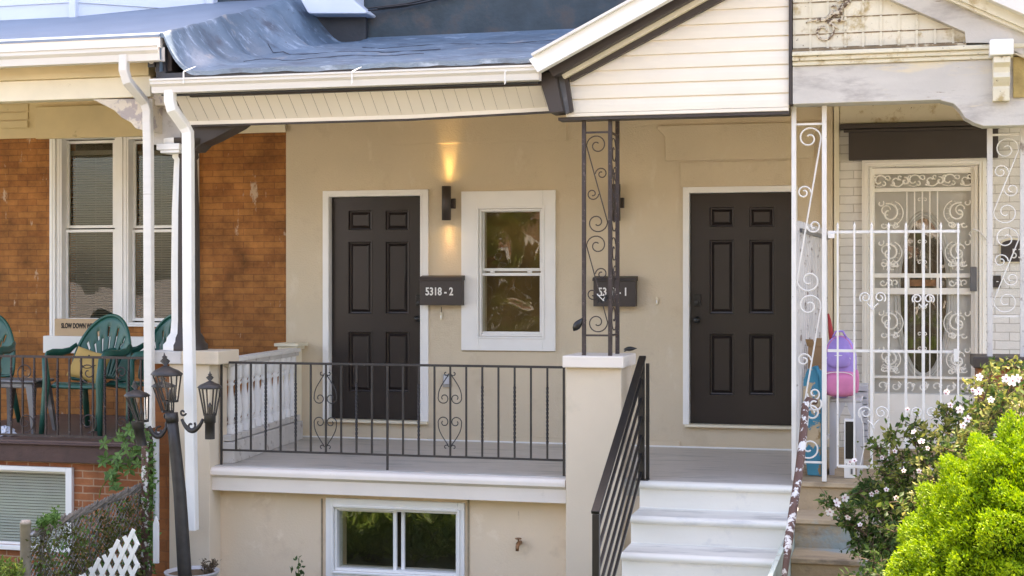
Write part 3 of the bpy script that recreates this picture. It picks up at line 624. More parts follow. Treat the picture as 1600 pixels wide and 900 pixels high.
def dh_window(i, px0, px1, nm, label=None, blind=True):
    f = MB(); 
    lo = RECT(px0, 363, px1, 497, .04); hi = RECT(px0+1, 224, px1-1, 352, .06)
    f.frame((i[0]-.035,i[1]+.035,i[2]-.02,i[3]+.02), (i[0]+.001,i[1]-.001,i[2]+.001,i[3]-.001), -.035, -.001)
    f.frame((i[0]+.002,i[1]-.002,i[2]+.002,i[3]-.002),(i[0]+.02,i[1]-.02,i[2]+.02,i[3]-.02), -.03, .10)
    win = f.build('window', M['white'], B, .004)
    if label: win['label'] = label
    for k, s in enumerate((lo, hi)):
        y = .03+.03*k; b_ = .028
        MB().frame((s[0]-b_,s[1]+b_,s[2]-b_,s[3]+b_), s, y, y+.028).build('sash', M['white'], win, .003)
        MB().box(s[0]-.004,s[1]+.004,y+.012,y+.016,s[2]-.004,s[3]+.004).build('pane', M['glassflat'], win)
    bl = MB(); z = i[2]+.02
    while z < W(px0,243,.12)[1]:
        bl.add([(i[0]+.03,.115,z),(i[1]-.03,.115,z),(i[1]-.03,.132,z+.012),(i[0]+.03,.132,z+.012)], [(0,1,2,3)]); z += .0235
    for t in (.12,.5,.88):
        xx = i[0]+.03+(i[1]-i[0]-.06)*t; bl.box(xx-.001,xx+.001,.112,.114,i[2],i[3])
    bl.box(i[0]+.025,i[1]-.025,.11,.14,W(px0,243,.12)[1],W(px0,236,.12)[1]); bl.build('blind', M['blind'], win)
    MB().add and None
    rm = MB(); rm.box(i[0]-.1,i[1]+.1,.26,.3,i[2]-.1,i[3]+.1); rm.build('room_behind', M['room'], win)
    return win
dh_window(iL, 107, 177, 'l'); dh_window(iR, 211, 281, 'r')
mb = MB(); mb.box(wo2[0], iL[0]-.036, -.05, -.001, wo2[2], wo2[3]); mb.box(iR[1]+.036, wo2[1], -.05, -.001, wo2[2], wo2[3]); mb.box(iL[0]-.036, iR[1]+.036, -.05, -.001, iL[3]+.021, wo2[3])
mb.box(iL[1]+.036, iR[0]-.036, -.045, -.001, wo2[2], iL[3]+.021)
for dx in (.03,.06): mb.box(wo2[0]+dx-.003, wo2[0]+dx+.003, -.056, -.0505, wo2[2], wo2[3])
mb.build('window_casing', M['white'], B, .004)
r = RECT(67,526,312,553,-.10); MB().box(r[0], r[1], -.10, -.001, r[2], r[3]).build('window_sill', M['white'], B, .006)
# porch floor, edge, basement wall
XP0 = PX(-160,-2.15); XP1 = PX(238,-2.15)
MB().box(XP0, PX(262,-2.0), -2.15, -.001, FL-.10, FL).build('porch_floor', M['deckpaint'], B, .006)
z1 = FL-.004; zA = W(120,697,-2.17)[1]; zB = W(120,724,-2.17)[1]
MB().box(XP0, XP1, -2.19, -2.14, zA, z1-.01).build('porch_edge', M['brownslab'], B, .008)
MB().box(XP0, XP1, -2.165, -2.10, zB, zA-.001).build('porch_edge', M['brownslab'], B, .006)
bo = RECT(-120,727,113,858,-2.13); bi2 = RECT(-110,734,103,851,-2.13)
MB().wall(XP0, PX(240,-2.1), .4, zB-.001, -2.10, -1.9, [bi2]).build('basement_wall', M['brickred'], B)
f = MB().frame(bo, bi2, -2.14, -2.101); bwn = f.build('basement_window', M['white'], B, .004)
MB().box(bi2[0], bi2[1], -2.07, -2.066, bi2[2], bi2[3]).build('pane', M['glassflat'], bwn)
MB().frame((bi2[0]+.001,bi2[1]-.001,bi2[2]+.001,bi2[3]-.001), (bi2[0]+.02,bi2[1]-.02,bi2[2]+.02,bi2[3]-.02), -2.09, -2.05).build('sash', M['vinyl'], bwn)
bl = MB(); z = bi2[2]
while z < bi2[3]: bl.add([(bi2[0]+.02,-2.03,z),(bi2[1]-.02,-2.03,z),(bi2[1]-.02,-2.014,z+.018),(bi2[0]+.02,-2.014,z+.018)], [(0,1,2,3)]); z += .024
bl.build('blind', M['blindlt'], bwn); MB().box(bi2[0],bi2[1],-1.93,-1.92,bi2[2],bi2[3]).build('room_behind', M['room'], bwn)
# ceiling, beam, roof
MB().box(XB0, PX(262,-2.2), -2.2, -.02, 5.101, 5.14).build('porch_ceiling', M['cream'], B)
def beam(parent, top0, bot0, x0, x1, Y0, Y1, m, name, dz=0):
    return MB().box(x0, x1, Y0, Y1, bot0, top0).build(name, M[m], parent, .006)
z95 = W(120,97,-2.35)[1]; z120 = W(120,122,-2.35)[1]; z155 = W(80,157,-2.30)[1]; xe2 = PX(238,-2.3)
MB().box(XB0-.5, xe2, -2.36, -2.2, z120, z95+.08).build('frieze_board', M['cream'], B, .005)
MB().box(XB0-.5, xe2-.0, -2.33, -2.2, z155, z120-.001).build('beam', M['creamlt'], B, .005)
poly = [W(144,155,-2.32)] + [W(px,py,-2.32) for px,py in ((160,163),(178,172),(190,184),(204,191),(212,201),(238,206))] + [W(238,154,-2.32)]
MB().prism(poly, -2.32, -2.12).build('beam_bracket', M['pealbeam'], B, .005)
r = RECT(222,122,262,166,-2.25); MB().box(r[0], r[1], -2.28, -2.05, r[2], r[3]).build('beam_end', M['pealbeam'], B, .006)
r = RECT(240,166,283,222,-2.15); MB().box(r[0], r[1], -2.16, -1.85, r[2]-.02, r[3]).build('column_block', M['stonegrey'], B, .008)
gz0 = W(0,80,-2.62)[1]; gz1 = W(244,67,-2.62)[1]; gm = W(125,74,-2.62)[1]
gutter(XB0-1, PX(244,-2.62), -2.60, gm, .115, B)
xa = XB0-1; xb = PX(252,-2.5); zr = W(150,59,-2.5)[1]
MB().box(xa, xb, -2.52, -2.44, zr-.10, zr+.0).build('fascia', M['gutter'], B, .004)
MB().box(PX(236,-2.5), PX(262,-2.5), -2.44, -2.0, W(250,112,-2.44)[1], zr-.101).build('fascia_end', M['dark'], B)
mb = MB(); mb.add([(xa,-2.53,zr),(xb,-2.53,zr),(xb,0.0,zr+.30*2.53),(xa,0.0,zr+.30*2.53),(xa,-2.53,zr-.02),(xb,-2.53,zr-.02),(xb,0,zr+.7),(xa,0,zr+.7)], [(0,1,2,3),(4,7,6,5),(0,4,5,1),(1,5,6,2)]); mb.build('roof', M['bluegrey'], B)
spout(B, [(194,86,-2.56),(194,110,-2.56),(199,127,-2.54),(226,160,-2.36),(231,172,-2.34),(231,190,-2.33),(232,240,-2.33),(233,520,-2.33),(234,668,-2.33)], .068, 'gutter')
# bay above the porch roof
mb = MB(); xa1, xb1 = PX(-160,-.75), PX(117,-.75); xc1 = PX(336,0)
def lapwall(mb, a, b, z0, z1, lap, nrm):
    z = z0
    a = Vector(a); b = Vector(b); n_ = Vector(nrm)
    while z < z1:
        q = [a+n_*.016, b+n_*.016, b, a]
        mb.add([(q[0].x,q[0].y,z),(q[1].x,q[1].y,z),(q[2].x,q[2].y,z+lap),(q[3].x,q[3].y,z+lap)], [(0,1,2,3)])
        mb.add([(q[0].x,q[0].y,z),(q[1].x,q[1].y,z),(q[2].x,q[2].y,z),(q[3].x,q[3].y,z)], [(3,2,1,0)]); z += lap
zlap = W(60,7,-.75)[1]
lapwall(mb, (xa1,-.75,0), (xb1,-.75,0), zlap-.42, TOPZ-.5, .21, (0,-1,0))
lapwall(mb, (xb1,-.75,0), (xc1,-.02,0), zlap-.42, TOPZ-.5, .21, Vector((.73,-(xc1-xb1),0)).normalized())
mb.build('bay_siding', M['ltsiding'], B)
mb = MB(); mb.box(xb1-.035, xb1+.035, -.80, -.745, zlap-.5, TOPZ-.5); mb.box(xc1-.05, xc1+.03, -.1, .0, zlap-.3, TOPZ-.5); mb.build('corner_trim', M['ltsiding'], B, .008)
MB().box(XB0-1, XPL, .0, .3, 5.145, TOPZ).build('upper_wall', M['upper'], B)
MB().box(XB0-1, xb1, -.74, -.0, TOPZ-.49, TOPZ-.4).build('bay_roof', M['rooflow'], B)

# ---- shared pier between brick and beige house, its column ----
P = thing('porch_pier', (PX(290,-2.2), -2.2, .7), 'square porch pier between the brick and beige houses, half bare brick and half cream', 'pier')
xq0, xq1, xq2 = PX(238,-2.22), PX(266,-2.22), PX(329,-2.22); zt_ = W(290,569,-2.22)[1]; zc_ = W(290,549,-2.26)[1]
MB().box(xq0, xq1, -2.20, -1.95, .5, zt_).build('brick_half', M['brickflat'], P)
MB().box(xq1+.001, xq2, -2.24, -1.93, .5, zt_).build('stucco_half', M['pier'], P, .006)
MB().box(PX(230,-2.27), PX(283,-2.27), -2.27, -1.9, zt_+.001, zc_).build('cap', M['oldwhite'], P, .008)
MB().box(PX(283,-2.27)+.001, PX(341,-2.27), -2.272, -1.9, zt_+.001, zc_+.004).build('cap', M['pier'], P, .008)
c = thing('porch_column', (PX(289,-2.1), -2.08, zc_), 'turned porch column painted white on its left half and dark brown on its right', 'column')
cx_, cy_ = PX(290,-2.08), -2.08
def cz(py): return W(289,py,-2.08)[1]
prof = [(.175,zc_+.003),(.175,cz(538)),(.15,cz(533)),(.145,cz(527)),(.118,cz(520)),(.110,cz(500)),(.112,cz(420)),(.107,cz(330)),(.092,cz(262)),(.088,cz(250)),(.105,cz(246)),(.10,cz(240)),(.13,cz(232)),(.135,cz(228)),(.17,cz(226)),(.17,cz(218))]
n = 40; vs = []; fs = []; ms_ = []
for i,(rr,z) in enumerate(prof):
    for j in range(n):
        a = 2*math.pi*(j+.5)/n; vs.append((cx_+rr*math.cos(a), cy_+rr*math.sin(a), z))
mbw = MB(); mbd = MB()
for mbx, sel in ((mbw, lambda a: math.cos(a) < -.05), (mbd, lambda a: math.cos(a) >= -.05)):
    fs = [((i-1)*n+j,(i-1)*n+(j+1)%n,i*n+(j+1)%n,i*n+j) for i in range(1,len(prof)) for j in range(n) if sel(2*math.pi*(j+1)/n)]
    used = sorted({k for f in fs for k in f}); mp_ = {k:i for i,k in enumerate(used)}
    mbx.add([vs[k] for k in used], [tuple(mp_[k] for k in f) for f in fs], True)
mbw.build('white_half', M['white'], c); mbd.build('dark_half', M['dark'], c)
mb = MB(); mb.prism([W(300,187,-2.1),W(384,190,-2.1),W(372,199,-2.1),W(336,218,-2.1),W(318,226,-2.1),W(308,236,-2.1),W(288,238,-2.1),W(284,187,-2.1)], -2.14, -1.95); mb.build('bracket', M['dark'], c, .006)
mb = MB(); r = RECT(244,224,280,234,-2.26); mb.box(r[0], r[1], -2.26, -2.0, r[2], r[3]); r = RECT(250,234,280,239,-2.25); mb.box(r[0], r[1], -2.25, -2.0, r[2], r[3]-.001); mb.build('capital', M['white'], c, .006)
# ================= right white house =================
FR = 1.74
A = thing('white_brick_row_house', (PX(1440,0), 0, FR), 'white painted brick row house on the right, with scrollwork security door and weathered gable', 'house')
XW0, XW1 = XR+.002, PX(1800,0)
dp = RECT(1347,249,1540,735,0)
hole = (dp[0]+.06, dp[1]-.06, FR+.0, dp[3]-.06)
MB().wall(XW0, XW1, FR-.4, 4.9, 0, .25, [hole]).build('wall', M['whitebrick'], A)
MB().box(PX(1303,-.05), PX(1311,-.05), -.05, -.001, FR, 4.75).build('corner_strip', M['creamlt'], A, .004)
r = RECT(1326,199,1560,248,-.09); ln = MB().box(r[0], r[1], -.09, -.001, r[2], r[3])
r2 = RECT(1312,193,1566,199,-.14); ln.box(r2[0], r2[1], -.15, -.001, r2[2]+.004, r2[3]+.012); r3 = RECT(1318,199,1562,204,-.12); ln.box(r3[0], r3[1], -.12, -.0905, r3[2], r3[3]); ln.build('door_lintel', M['dark'], A, .006)
MB().box(PX(1312,-.03), PX(1600,-.03), -.03, -.001, W(1440,192,-.03)[1]+.01, 4.76).build('upper_band', M['tin'], A, .004)
# doorway casing, inner door, security door
mb = MB(); o = (dp[0], dp[1], FR, dp[3]); i1 = (dp[0]+.055, dp[1]-.055, FR, dp[3]-.055); 
mb.box(o[0],i1[0],-.04,-.001,FR,o[3]); mb.box(i1[1],o[1],-.04,-.001,FR,o[3]); mb.box(i1[0],i1[1],-.04,-.001,i1[3],o[3])
for d_ in (.02,.045): mb.box(o[0]+d_,o[0]+d_+.006,-.048,-.0405,FR,o[3]-d_); mb.box(o[1]-d_-.006,o[1]-d_,-.048,-.0405,FR,o[3]-d_); mb.box(o[0]+d_+.0061,o[1]-d_-.0061,-.048,-.0405,o[3]-d_-.006,o[3]-d_)
mb.box(dp[0]+.06,dp[0]+.085,-.02,.12,FR,dp[3]-.061); mb.box(dp[1]-.085,dp[1]-.06,-.02,.12,FR,dp[3]-.061)
mb.build('door_casing', M['doorwhite'], A, .004)
di = (hole[0]+.026, hole[1]-.026, FR+.02, hole[3]-.01)
cx_ = PX(1443,.1); cz_ = W(1443,462,.1)[1]; ra, rb = .19, .66
mb = MB(); n = 40; Yd = .085                                   # inner door with an oval opening
ov = [(cx_+ra*math.cos(2*math.pi*k/n), cz_+rb*math.sin(2*math.pi*k/n)) for k in range(n)]
outr = []
for k in range(n):
    a = 2*math.pi*k/n; dx, dz = math.cos(a), math.sin(a); t = min(((di[1]-cx_) if dx>0 else (di[0]-cx_))/dx if abs(dx)>1e-6 else 1e9, ((di[3]-cz_) if dz>0 else (di[2]-cz_))/dz if abs(dz)>1e-6 else 1e9)
    outr.append((cx_+dx*t, cz_+dz*t))
mb.add([(x,Yd,z) for x,z in ov]+[(x,Yd,z) for x,z in outr], [(k,k+n,(k+1)%n+n,(k+1)%n) for k in range(n)])
mb.add([(x,Yd,z) for x,z in ov]+[(x,Yd+.04,z) for x,z in ov], [(k,(k+1)%n,(k+1)%n+n,k+n) for k in range(n)])
mb.box(di[0]-.05,di[1]+.05,Yd+.0405,Yd+.05,di[2]-.1,di[2]+.0) 
for s_ in (1.10,1.22):
    mb.tube([(cx_+ra*s_*math.cos(2*math.pi*k/n),Yd-.004,cz_+rb*(1+(s_-1)*.35)*math.sin(2*math.pi*k/n)) for k in range(n)], .013, 6, closed=True)
idr = mb.build('front_door', mat('grey_white_inner_door', (.78,.78,.76), .5, .05, 3, .1), A)
mb = MB(); mb.add([(x,Yd+.03,z) for x,z in ov], [tuple(range(n))]); mb.build('oval_pane', M['glass2'], idr)
mb = MB(); mb.box(di[0],di[1],.30,.32,di[2],di[3]); mb.build('curtain', mat('dim_curtain', (.16,.15,.12), .9, .7, 22, 0, stretch=(1,1,.1)), idr)
mb = MB()
for k in range(9): 
    a = .3+k*.29; mb.tube([(cx_-ra*.8+.05*k-.01*k,.2,cz_-rb*.95),(cx_-ra*.8+.045*k,.2,cz_+rb*.95)], .004, 4)
mb.build('curtain_cord', M['blind'], idr)
S = MB(); Y = .02; s0 = RECT(1357,262,1527,728,Y); b_ = .05
S.frame(s0, (s0[0]+b_, s0[1]-b_, s0[2]+b_, s0[3]-b_), Y, Y+.03)
def zpy(py): return W(1442,py,Y)[1]
xi0, xi1 = s0[0]+b_, s0[1]-b_
rails = [(zpy(299),zpy(293)),(zpy(434),zpy(427)),(zpy(460),zpy(450)),(zpy(592),zpy(588)),(zpy(644),zpy(616)) ,]
for a_, c_ in rails: S.box(xi0, xi1, Y+.001, Y+.029, a_, c_)
x1_, x2_ = PX(1417,Y), PX(1467,Y)
S.box(xi0,xi1,Y+.002,Y+.028,s0[2]+b_,zpy(644))
S.box(x1_, x1_+.02, Y-.004, Y+.03, zpy(450), zpy(434)); S.box(x2_-.02, x2_, Y-.004, Y+.03, zpy(450), zpy(434))
sec = S.build('security_door', M['doorwhite'], A, .003)
g = MB(); yb = Y-.002; rr = .0062
def sp(mb, cx, cz, r0, r1, a0, a1, rad=rr, Yp=yb, n=16): mb.tube([(x,Yp,z) for x,z in spiral(cx,cz,r0,r1,a0,a1,n)], rad, 5)
for px in (1417,1429,1441,1453,1465):                          # vertical bars
    for (a_, c_) in ((299,427),(460,588)): x = PX(px,Y); g.box(x-.005,x+.005,Y+.004,Y+.016,zpy(c_),zpy(a_))
for k in range(6):                                             # top scroll band
    x = xi0+.04+(xi1-xi0-.08)*k/5; s_ = 1 if k%2 else -1; zc = zpy(282); sp(g, x+.075*s_, zc-.005, .008, .034, 1.5, 8, .005); sp(g, x-.07*s_, zc+.02, .006, .026, 3, 9, .005)
    sp(g, x, zc, .012, .058, s_*.5, s_*.5+s_*5.6); sp(g, x+.03*s_, zc+.03, .006, .022, 0, 5); sp(g, x-.035*s_, zc-.028, .006, .022, 3, 8)
    g.tube([(x-.05,yb,zc-.035),(x,yb,zc-.05),(x+.05,yb,zc-.03)], .004, 4)
for sx in (-1, 1):                                             # side ornaments
    xc = PX(1389,Y) if sx < 0 else PX(1497,Y)
    for (pz, s2) in ((333,1.0),(395,.9),(505,1.0),(562,.8)):
        z = zpy(pz); q = -sx
        sp(g, xc, z, .018, .088*s2, math.pi*.5, math.pi*.5+q*6.6, .008); sp(g, xc-q*.02, z+.03, .03, .045, 0, 5, .006); sp(g, xc-q*.07, z+.085, .008, .03, 2, 7, .006); sp(g, xc+q*.06, z-.095, .006, .026, 0, 6, .006); sp(g, xc+q*.01, z, .102*s2, .108*s2, -2.0*q+ (0 if q>0 else math.pi), 1.2*q+(0 if q>0 else math.pi), .005)
        for k in range(7):
            a = -1.4+k*.45; c0 = math.cos(a)*q; g.bar((xc+c0*.078*s2,yb,z+math.sin(a)*.085*s2),(xc+c0*.1*s2,yb,z+math.sin(a)*.105*s2),.005,.004)
        sp(g, xc-q*.045, z-.10*s2, .006, .03, 1, 6); sp(g, xc+q*.045, z-.11*s2, .006, .028, 2, 8)
    for pz in (420, 588-8):
        z = zpy(pz)
        for k in range(9):
            a = k*.72; g.tube([(xc,yb,z+.03),(xc+.05*math.cos(a),yb,z+.04+.05*math.sin(a)),(xc+.065*math.cos(a+.4),yb,z+.04+.062*math.sin(a+.4))], .006, 4)
    zc = zpy(442)
    for k in range(3):
        xx = xc-.05+.05*k; sp(g, xx, zc, .008, .032, k*2, k*2+6.5); 
for pz in (378, 410, 312, 480, 522, 545):
    z = zpy(pz)
    for sx in (-1,1): sp(g, PX(1441,Y)+sx*.022, z, .005, .017, (math.pi if sx>0 else 0), (math.pi if sx>0 else 0)+sx*5.5, .0035)
for k in range(7):
    x = xi0+.06+(xi1-xi0-.12)*k/6; s_ = 1 if k%2 else -1; zc = zpy(604); sp(g, x, zc, .01, .045, s_*1.5, s_*1.5+s_*5.8); sp(g, x+.04, zc+.01, .006, .02, 0, 5)
g.build('scrollwork', M['doorwhite'], sec)
MB().box(xi0,xi1,Y+.022,Y+.024,zpy(614),s0[3]-b_).build('screen', glass('insect_screen_gauze', .02, 2, (.93,.92,.90), -.05), sec)
MB().box(x1_+.022,x2_-.022,Y+.005,Y+.015,zpy(447),zpy(437)).build('mail_slot', M['brass'], sec)
lb = RECT(1516,417,1526,455,-.01); MB().box(lb[0],lb[1],-.03,Y-.0005,lb[2],lb[3]).build('lock_box', M['greymetal'], sec, .004)
hx = PX(1529,-.02); mb = MB(); mb.tube([P3(1517,370,-.05),P3(1514,365,-.08),P3(1521,358,-.09),P3(1532,362,-.07),P3(1545,378,-.04)], .006, 5); mb.build('door_hook', M['whiteiron'], A)
# porch floor, ceiling, steps
MB().box(PX(1242,-2.1)+.004, PX(1800,-2.1), -2.16, -.001, FR-.12, FR).build('porch_floor', M['stonestep'], A, .01)
MB().box(PX(1242,-2.2)+.004, XW1, -2.2, -.031, 4.765, 4.80).build('porch_ceiling', M['cream'], A)
qx0 = PX(1246,-2.25); qx1 = PX(1430,-2.25); mb = MB(); y, z = -2.18, FR-.003; prof = [(-1.95, z-.15)]
prof = [(-2.0, z)]
for k in range(7):
    prof += [(y, z), (y-.025,z-.008),(y-.03, z-.035),(y-.005,z-.05),(y, z-.205)]; y -= .35; z -= .205
prof += [(y+.35,.3),(-2.0,.3)]
n = len(prof); mb.add([(qx0,a,b) for a,b in prof]+[(qx1,a,b) for a,b in prof], [(i,(i+1)%n,(i+1)%n+n,i+n) for i in range(n)]+[tuple(range(n-1,-1,-1)),tuple(range(n,2*n))]); mb.build('front_steps', M['stonestep'], A, .012)
MB().box(sx1+.002, qx0-.002, -4.4, -2.2, .3, FR-.25).build('step_side_wall', mat('pale_green_render', (.42,.50,.46), .8, .15, 5, .4, dirt=(.3,.25,.2), ds=6, dth=.58), A)
# pier with dark cap
r = RECT(1528,577,1720,900,-2.2); pr = MB().box(r[0], r[1], -2.2, -1.8, .4, r[3]).build('pier', M['brickred'], A)
r = RECT(1521,560,1730,577,-2.25); MB().box(r[0], r[1], -2.25, -1.75, r[2]+.001, r[3]+.004).build('cap', M['dark'], pr, .008)
# entablature and gable
YE = -2.35; xe0 = PX(1238.5,YE); xe1 = PX(1800,YE)
def ez(py, px=1400): return W(px,py,YE)[1]
MB().box(xe0, xe1, YE, YE+.2, ez(158), ez(98)).build('frieze', M['weathered'], A, .004)
mb = MB(); mb.box(xe0, xe1, YE-.02, YE+.1, ez(98)+.001, ez(91)); mb.box(xe0, xe1, YE-.04, YE+.1, ez(91)+.0005, ez(84)); mb.box(xe0, xe1, YE-.065, YE+.1, ez(84)+.0005, ez(77)); mb.build('cornice', M['tin'], A, .006)
MB().box(xe0, PX(1510,YE), YE-.03, YE+.1, ez(77)+.001, ez(72)).build('gable_bottom_edge', M['tinseam'], A, .004)
poly = [W(px,py,YE) for px,py in ((1470,157),(1490,162),(1500,172),(1508,184),(1522,192),(1537,197),(1760,193),(1760,150),(1470,152))]
MB().prism(poly, YE-.003, YE+.18).build('frieze_bracket', M['weathered'], A, .004)
YG = YE+.03; za = ez(72)
rk0 = W(1375,-8,YG); rk1 = W(1512,52,YG); srk = (rk1[1]-rk0[1])/(rk1[0]-rk0[0]); zap = rk1[1]+srk*(xe0-rk1[0])
mb = MB().prism([(xe0,za),(PX(1525,YG),za),rk1,(xe0,zap)], YG, YG+.06); t_ = 0
zrow = [za+.003]
for k in range(1,9): zrow.append(za+.112*k)
for k, z in enumerate(zrow[1:]):
    xend = min(PX(1512,YG), rk1[0]+(z-rk1[1])/srk if z>rk1[1] else PX(1512,YG)); mb.cur = 0; mb.box(xe0, xend, YG-.006, YG-.0005, z+.0005, z+.007); mb.cur = 1; mb.box(xe0, xend, YG-.004, YG-.0004, z-.008, z); mb.cur = 0
for j in range(1,13):
    x = xe0+.12*j; zt2 = rk1[1]+srk*(x-rk1[0]); 
    if x < rk1[0]:
        for k in range(len(zrow)-1):
            if zrow[k+1]-.004 < zt2: mb.box(x-.008, x+.008, YG-.009, YG-.0005, zrow[k]+.006, zrow[k+1]-.0045)
mb.cur = 1; mb.box(xe0, PX(1505,YG), YG-.005, YG-.0004, za, za+.016); mb.build('gable_panel', [M['tin'],M['tinseam']], A)
mb = MB()                                                       # leaf scroll relief
def g3(px,py): return P3(px,py,YG-.012)
mb.tube([(x,YG-.012,z) for x,z in spiral(*W(1287,50,YG), .02, .085, 0, 8.5, 26)], .009, 6)
mb.tube([g3(1259,36),g3(1270,32),g3(1285,29),g3(1300,33),g3(1312,30),g3(1322,33)], [.004,.008,.01,.012,.009,.004], 6)
mb.tube([g3(1290,32),g3(1300,22),g3(1312,20),g3(1318,8),g3(1326,4),g3(1330,-4)], [.014,.018,.02,.018,.014,.01], 6)
mb.tube([g3(1293,35),g3(1302,40),g3(1311,46)], [.01,.012,.003], 6)
for c_ in ((1303,18),(1316,9),(1322,-3),(1308,28)): mb.tube([(x,YG-.014,z) for x,z in spiral(*W(*c_,YG), .01, .04, c_[0], c_[0]+6, 14)], .008, 5)
mb.build('relief_ornament', M['relief'], A, 0)
def rk(off0, off1, Y0, Y1, m, name, xend=1780):
    a = W(1375,-8+off0,Y0); s_ = srk; x_e = PX(xend,Y0); a0 = (xe0, a[1]+s_*(xe0-a[0])); b0 = (x_e, a[1]+s_*(x_e-a[0])); t = W(1375,-8+off0,Y0)[1]-W(1375,-8+off1,Y0)[1]
    MB().prism([a0,b0,(b0[0],b0[1]-t),(a0[0],a0[1]-t)], Y0, Y1).build(name, M[m], A, .004)
rk(-38, 0, YG-.08, YG+.1, 'weathered', 'rake_frieze')
rk(-45,-38.5, YG-.14, YG+.1, 'tin', 'rake_moulding')
rk(-66,-45.5, YG-.17, YG+.1, 'tin', 'rake_board')
rk(-92,-66.5, YG-.26, YG+.1, 'gutter', 'rake_drip_edge')
MB().prism([W(1508,45,YG-.08),W(1600,88,YG-.08),W(1600,68,YG-.08),W(1545,66,YG-.08),W(1510,66,YG-.08)], YG-.083, YG+.02).build('rake_foot', M['weathered'], A, .004)
# console bracket
kx0,kx1,_,_ = RECT(1547,62,1582,157,YE-.1)
mb = MB(); z = lambda py: W(1565,py,YE-.12)[1]
mb.box(kx0-.005, kx1+.005, YE-.16, YE-.004, z(87), z(62)); ck = mb.build('console_bracket', M['white'], A, .01)
mb = MB(); c0, c1 = kx0+.02, kx1-.015
pr = [(YE-.004,z(88)),(YE-.13,z(88)),(YE-.14,z(98)),(YE-.10,z(104)),(YE-.09,z(112)),(YE-.115,z(120)),(YE-.085,z(128)),(YE-.06,z(133)),(YE-.07,z(137)),(YE-.06,z(156)),(YE-.004,z(156))]
n = len(pr); mb.add([(c0,a,b) for a,b in pr]+[(c1,a,b) for a,b in pr], [(i,i+n,(i+1)%n+n,(i+1)%n) for i in range(n)]+[tuple(range(n)),tuple(range(2*n-1,n-1,-1))]); mb.build('console_scroll', M['tin'], ck, .004)
MB().box(PX(1583,YE), PX(1640,YE), YE-.02, YE-.003, z(150), z(84)).build('side_panel', mat('stained_yellow_wood',(.38,.27,.10),.8,.3,8,.3), A)
a = W(1375,-8-90,YG-.2); MB().prism([(xe0,a[1]+srk*(xe0-a[0])+.01),(PX(1780,YG),a[1]+srk*(PX(1780,YG)-a[0])+.01),(PX(1780,YG),a[1]+srk*(PX(1780,YG)-a[0])-.03),(xe0,a[1]+srk*(xe0-a[0])-.03)], YG+.101, -.003).build('gable_roof', M['bluegrey'], A)
MB().box(PX(1238,0)+.002, XW1, .0, .3, 4.905, TOPZ).build('upper_wall', M['whitebrick'], A)

# ================= ironwork =================
def scroll_unit(mb, x0, x1, z0, z1, Y, rad=.0045, flip=False, small=True):
    w_ = x1-x0; h = z1-z0
    def T(x, z):
        if flip: x = w_-x
        return (x0+x, Y, z0+z)
    r1 = .47*w_
    top = spiral(w_*.5, h-w_*.5, r1, .10*w_, math.pi, math.pi-2*math.pi*1.35, 26)
    bot = [(w_-x, h-z) for x,z in top][::-1]
    mb.tube([T(*p) for p in bot+top], rad, 5)
    if small:
        s1 = spiral(w_*.70, h*.60, .28*w_, .07*w_, math.pi*1.0, math.pi*1.0-8.2, 18); mb.tube([T(*p) for p in s1], rad, 5)
        s2 = [(w_-x, h-z) for x,z in s1]; mb.tube([T(*p) for p in s2], rad, 5)
# brown corner column on the pier cap
ic = thing('iron_porch_column', (PX(935,-2.1), -2.1, zc), 'brown wrought iron corner column with scrolls, standing on the cream stair pier', 'column')
Yc = -2.22; xa_, xb_ = PX(912.5,Yc), PX(953.5,Yc); ztop_ = 4.40; yb2 = Yc+.28
for (x, y) in ((xa_,Yc),(xb_,Yc),(xb_,yb2),(xa_,yb2)):
    if (x,y) == (xa_,yb2): continue
    MB().box(x-.014,x+.014,y-.014,y+.014,zc+.001,ztop_).build('post', M['iron'], ic, .002)
zc1 = W(930,207,Yc)[1]; zc2 = W(930,524,Yc)[1]
mb = MB()
for z in (zc1, zc2): mb.bar((xa_+.014,Yc,z),(xb_-.014,Yc,z),.014,.014); mb.bar((xb_,Yc+.014,z),(xb_,yb2-.014,z),.014,.014)
mb.build('cross_bar', M['iron'], ic)
zm = (zc1+zc2)/2
mb = MB(); scroll_unit(mb, xa_+.014, xb_-.014, zm, zc1-.01, Yc); scroll_unit(mb, xa_+.014, xb_-.014, zc2+.01, zm, Yc, flip=False); mb.build('scrolls', M['iron'], ic)
mb = MB(); 
tmp = MB(); scroll_unit(tmp, 0, .25, zm, zc1-.01, 0); scroll_unit(tmp, 0, .25, zc2+.01, zm, 0)
tmp.v = [(xb_ + v[1], Yc+.014+v[0], v[2]) for v in tmp.v]; tmp.build('scrolls', M['iron'], ic)
# white column on the right house
wc = thing('white_iron_column', (PX(1262,-2.2), -2.2, FR), 'flat white wrought iron column with big scrolls, left end of the right porch', 'column', None)
Yw = -2.2; xa_, xb_ = PX(1240.5,Yw), PX(1288,Yw); zt2 = W(1265,166,Yw)[1]; z0_ = FR+.001
for x, z0b in ((xa_,z0_),(xb_,z0_)): MB().box(x-.016,x+.016,Yw-.016,Yw+.016,z0b,zt2).build('post', M['whiteiron'], wc, .002)
mb = MB(); zz = [W(1265,p,Yw)[1] for p in (194,722)]
for z in zz: mb.bar((xa_+.016,Yw,z),(xb_-.016,Yw,z),.014,.014)
mb.build('cross_bar', M['whiteiron'], wc)
mb = MB(); n_u = 2; hh = (zz[0]-zz[1]-.02)/n_u
for k in range(n_u): scroll_unit(mb, xa_+.016, xb_-.016, zz[1]+.01+hh*k, zz[1]+.01+hh*(k+1), Yw, .006, flip=True)
mb.build('scrolls', M['whiteiron'], wc)
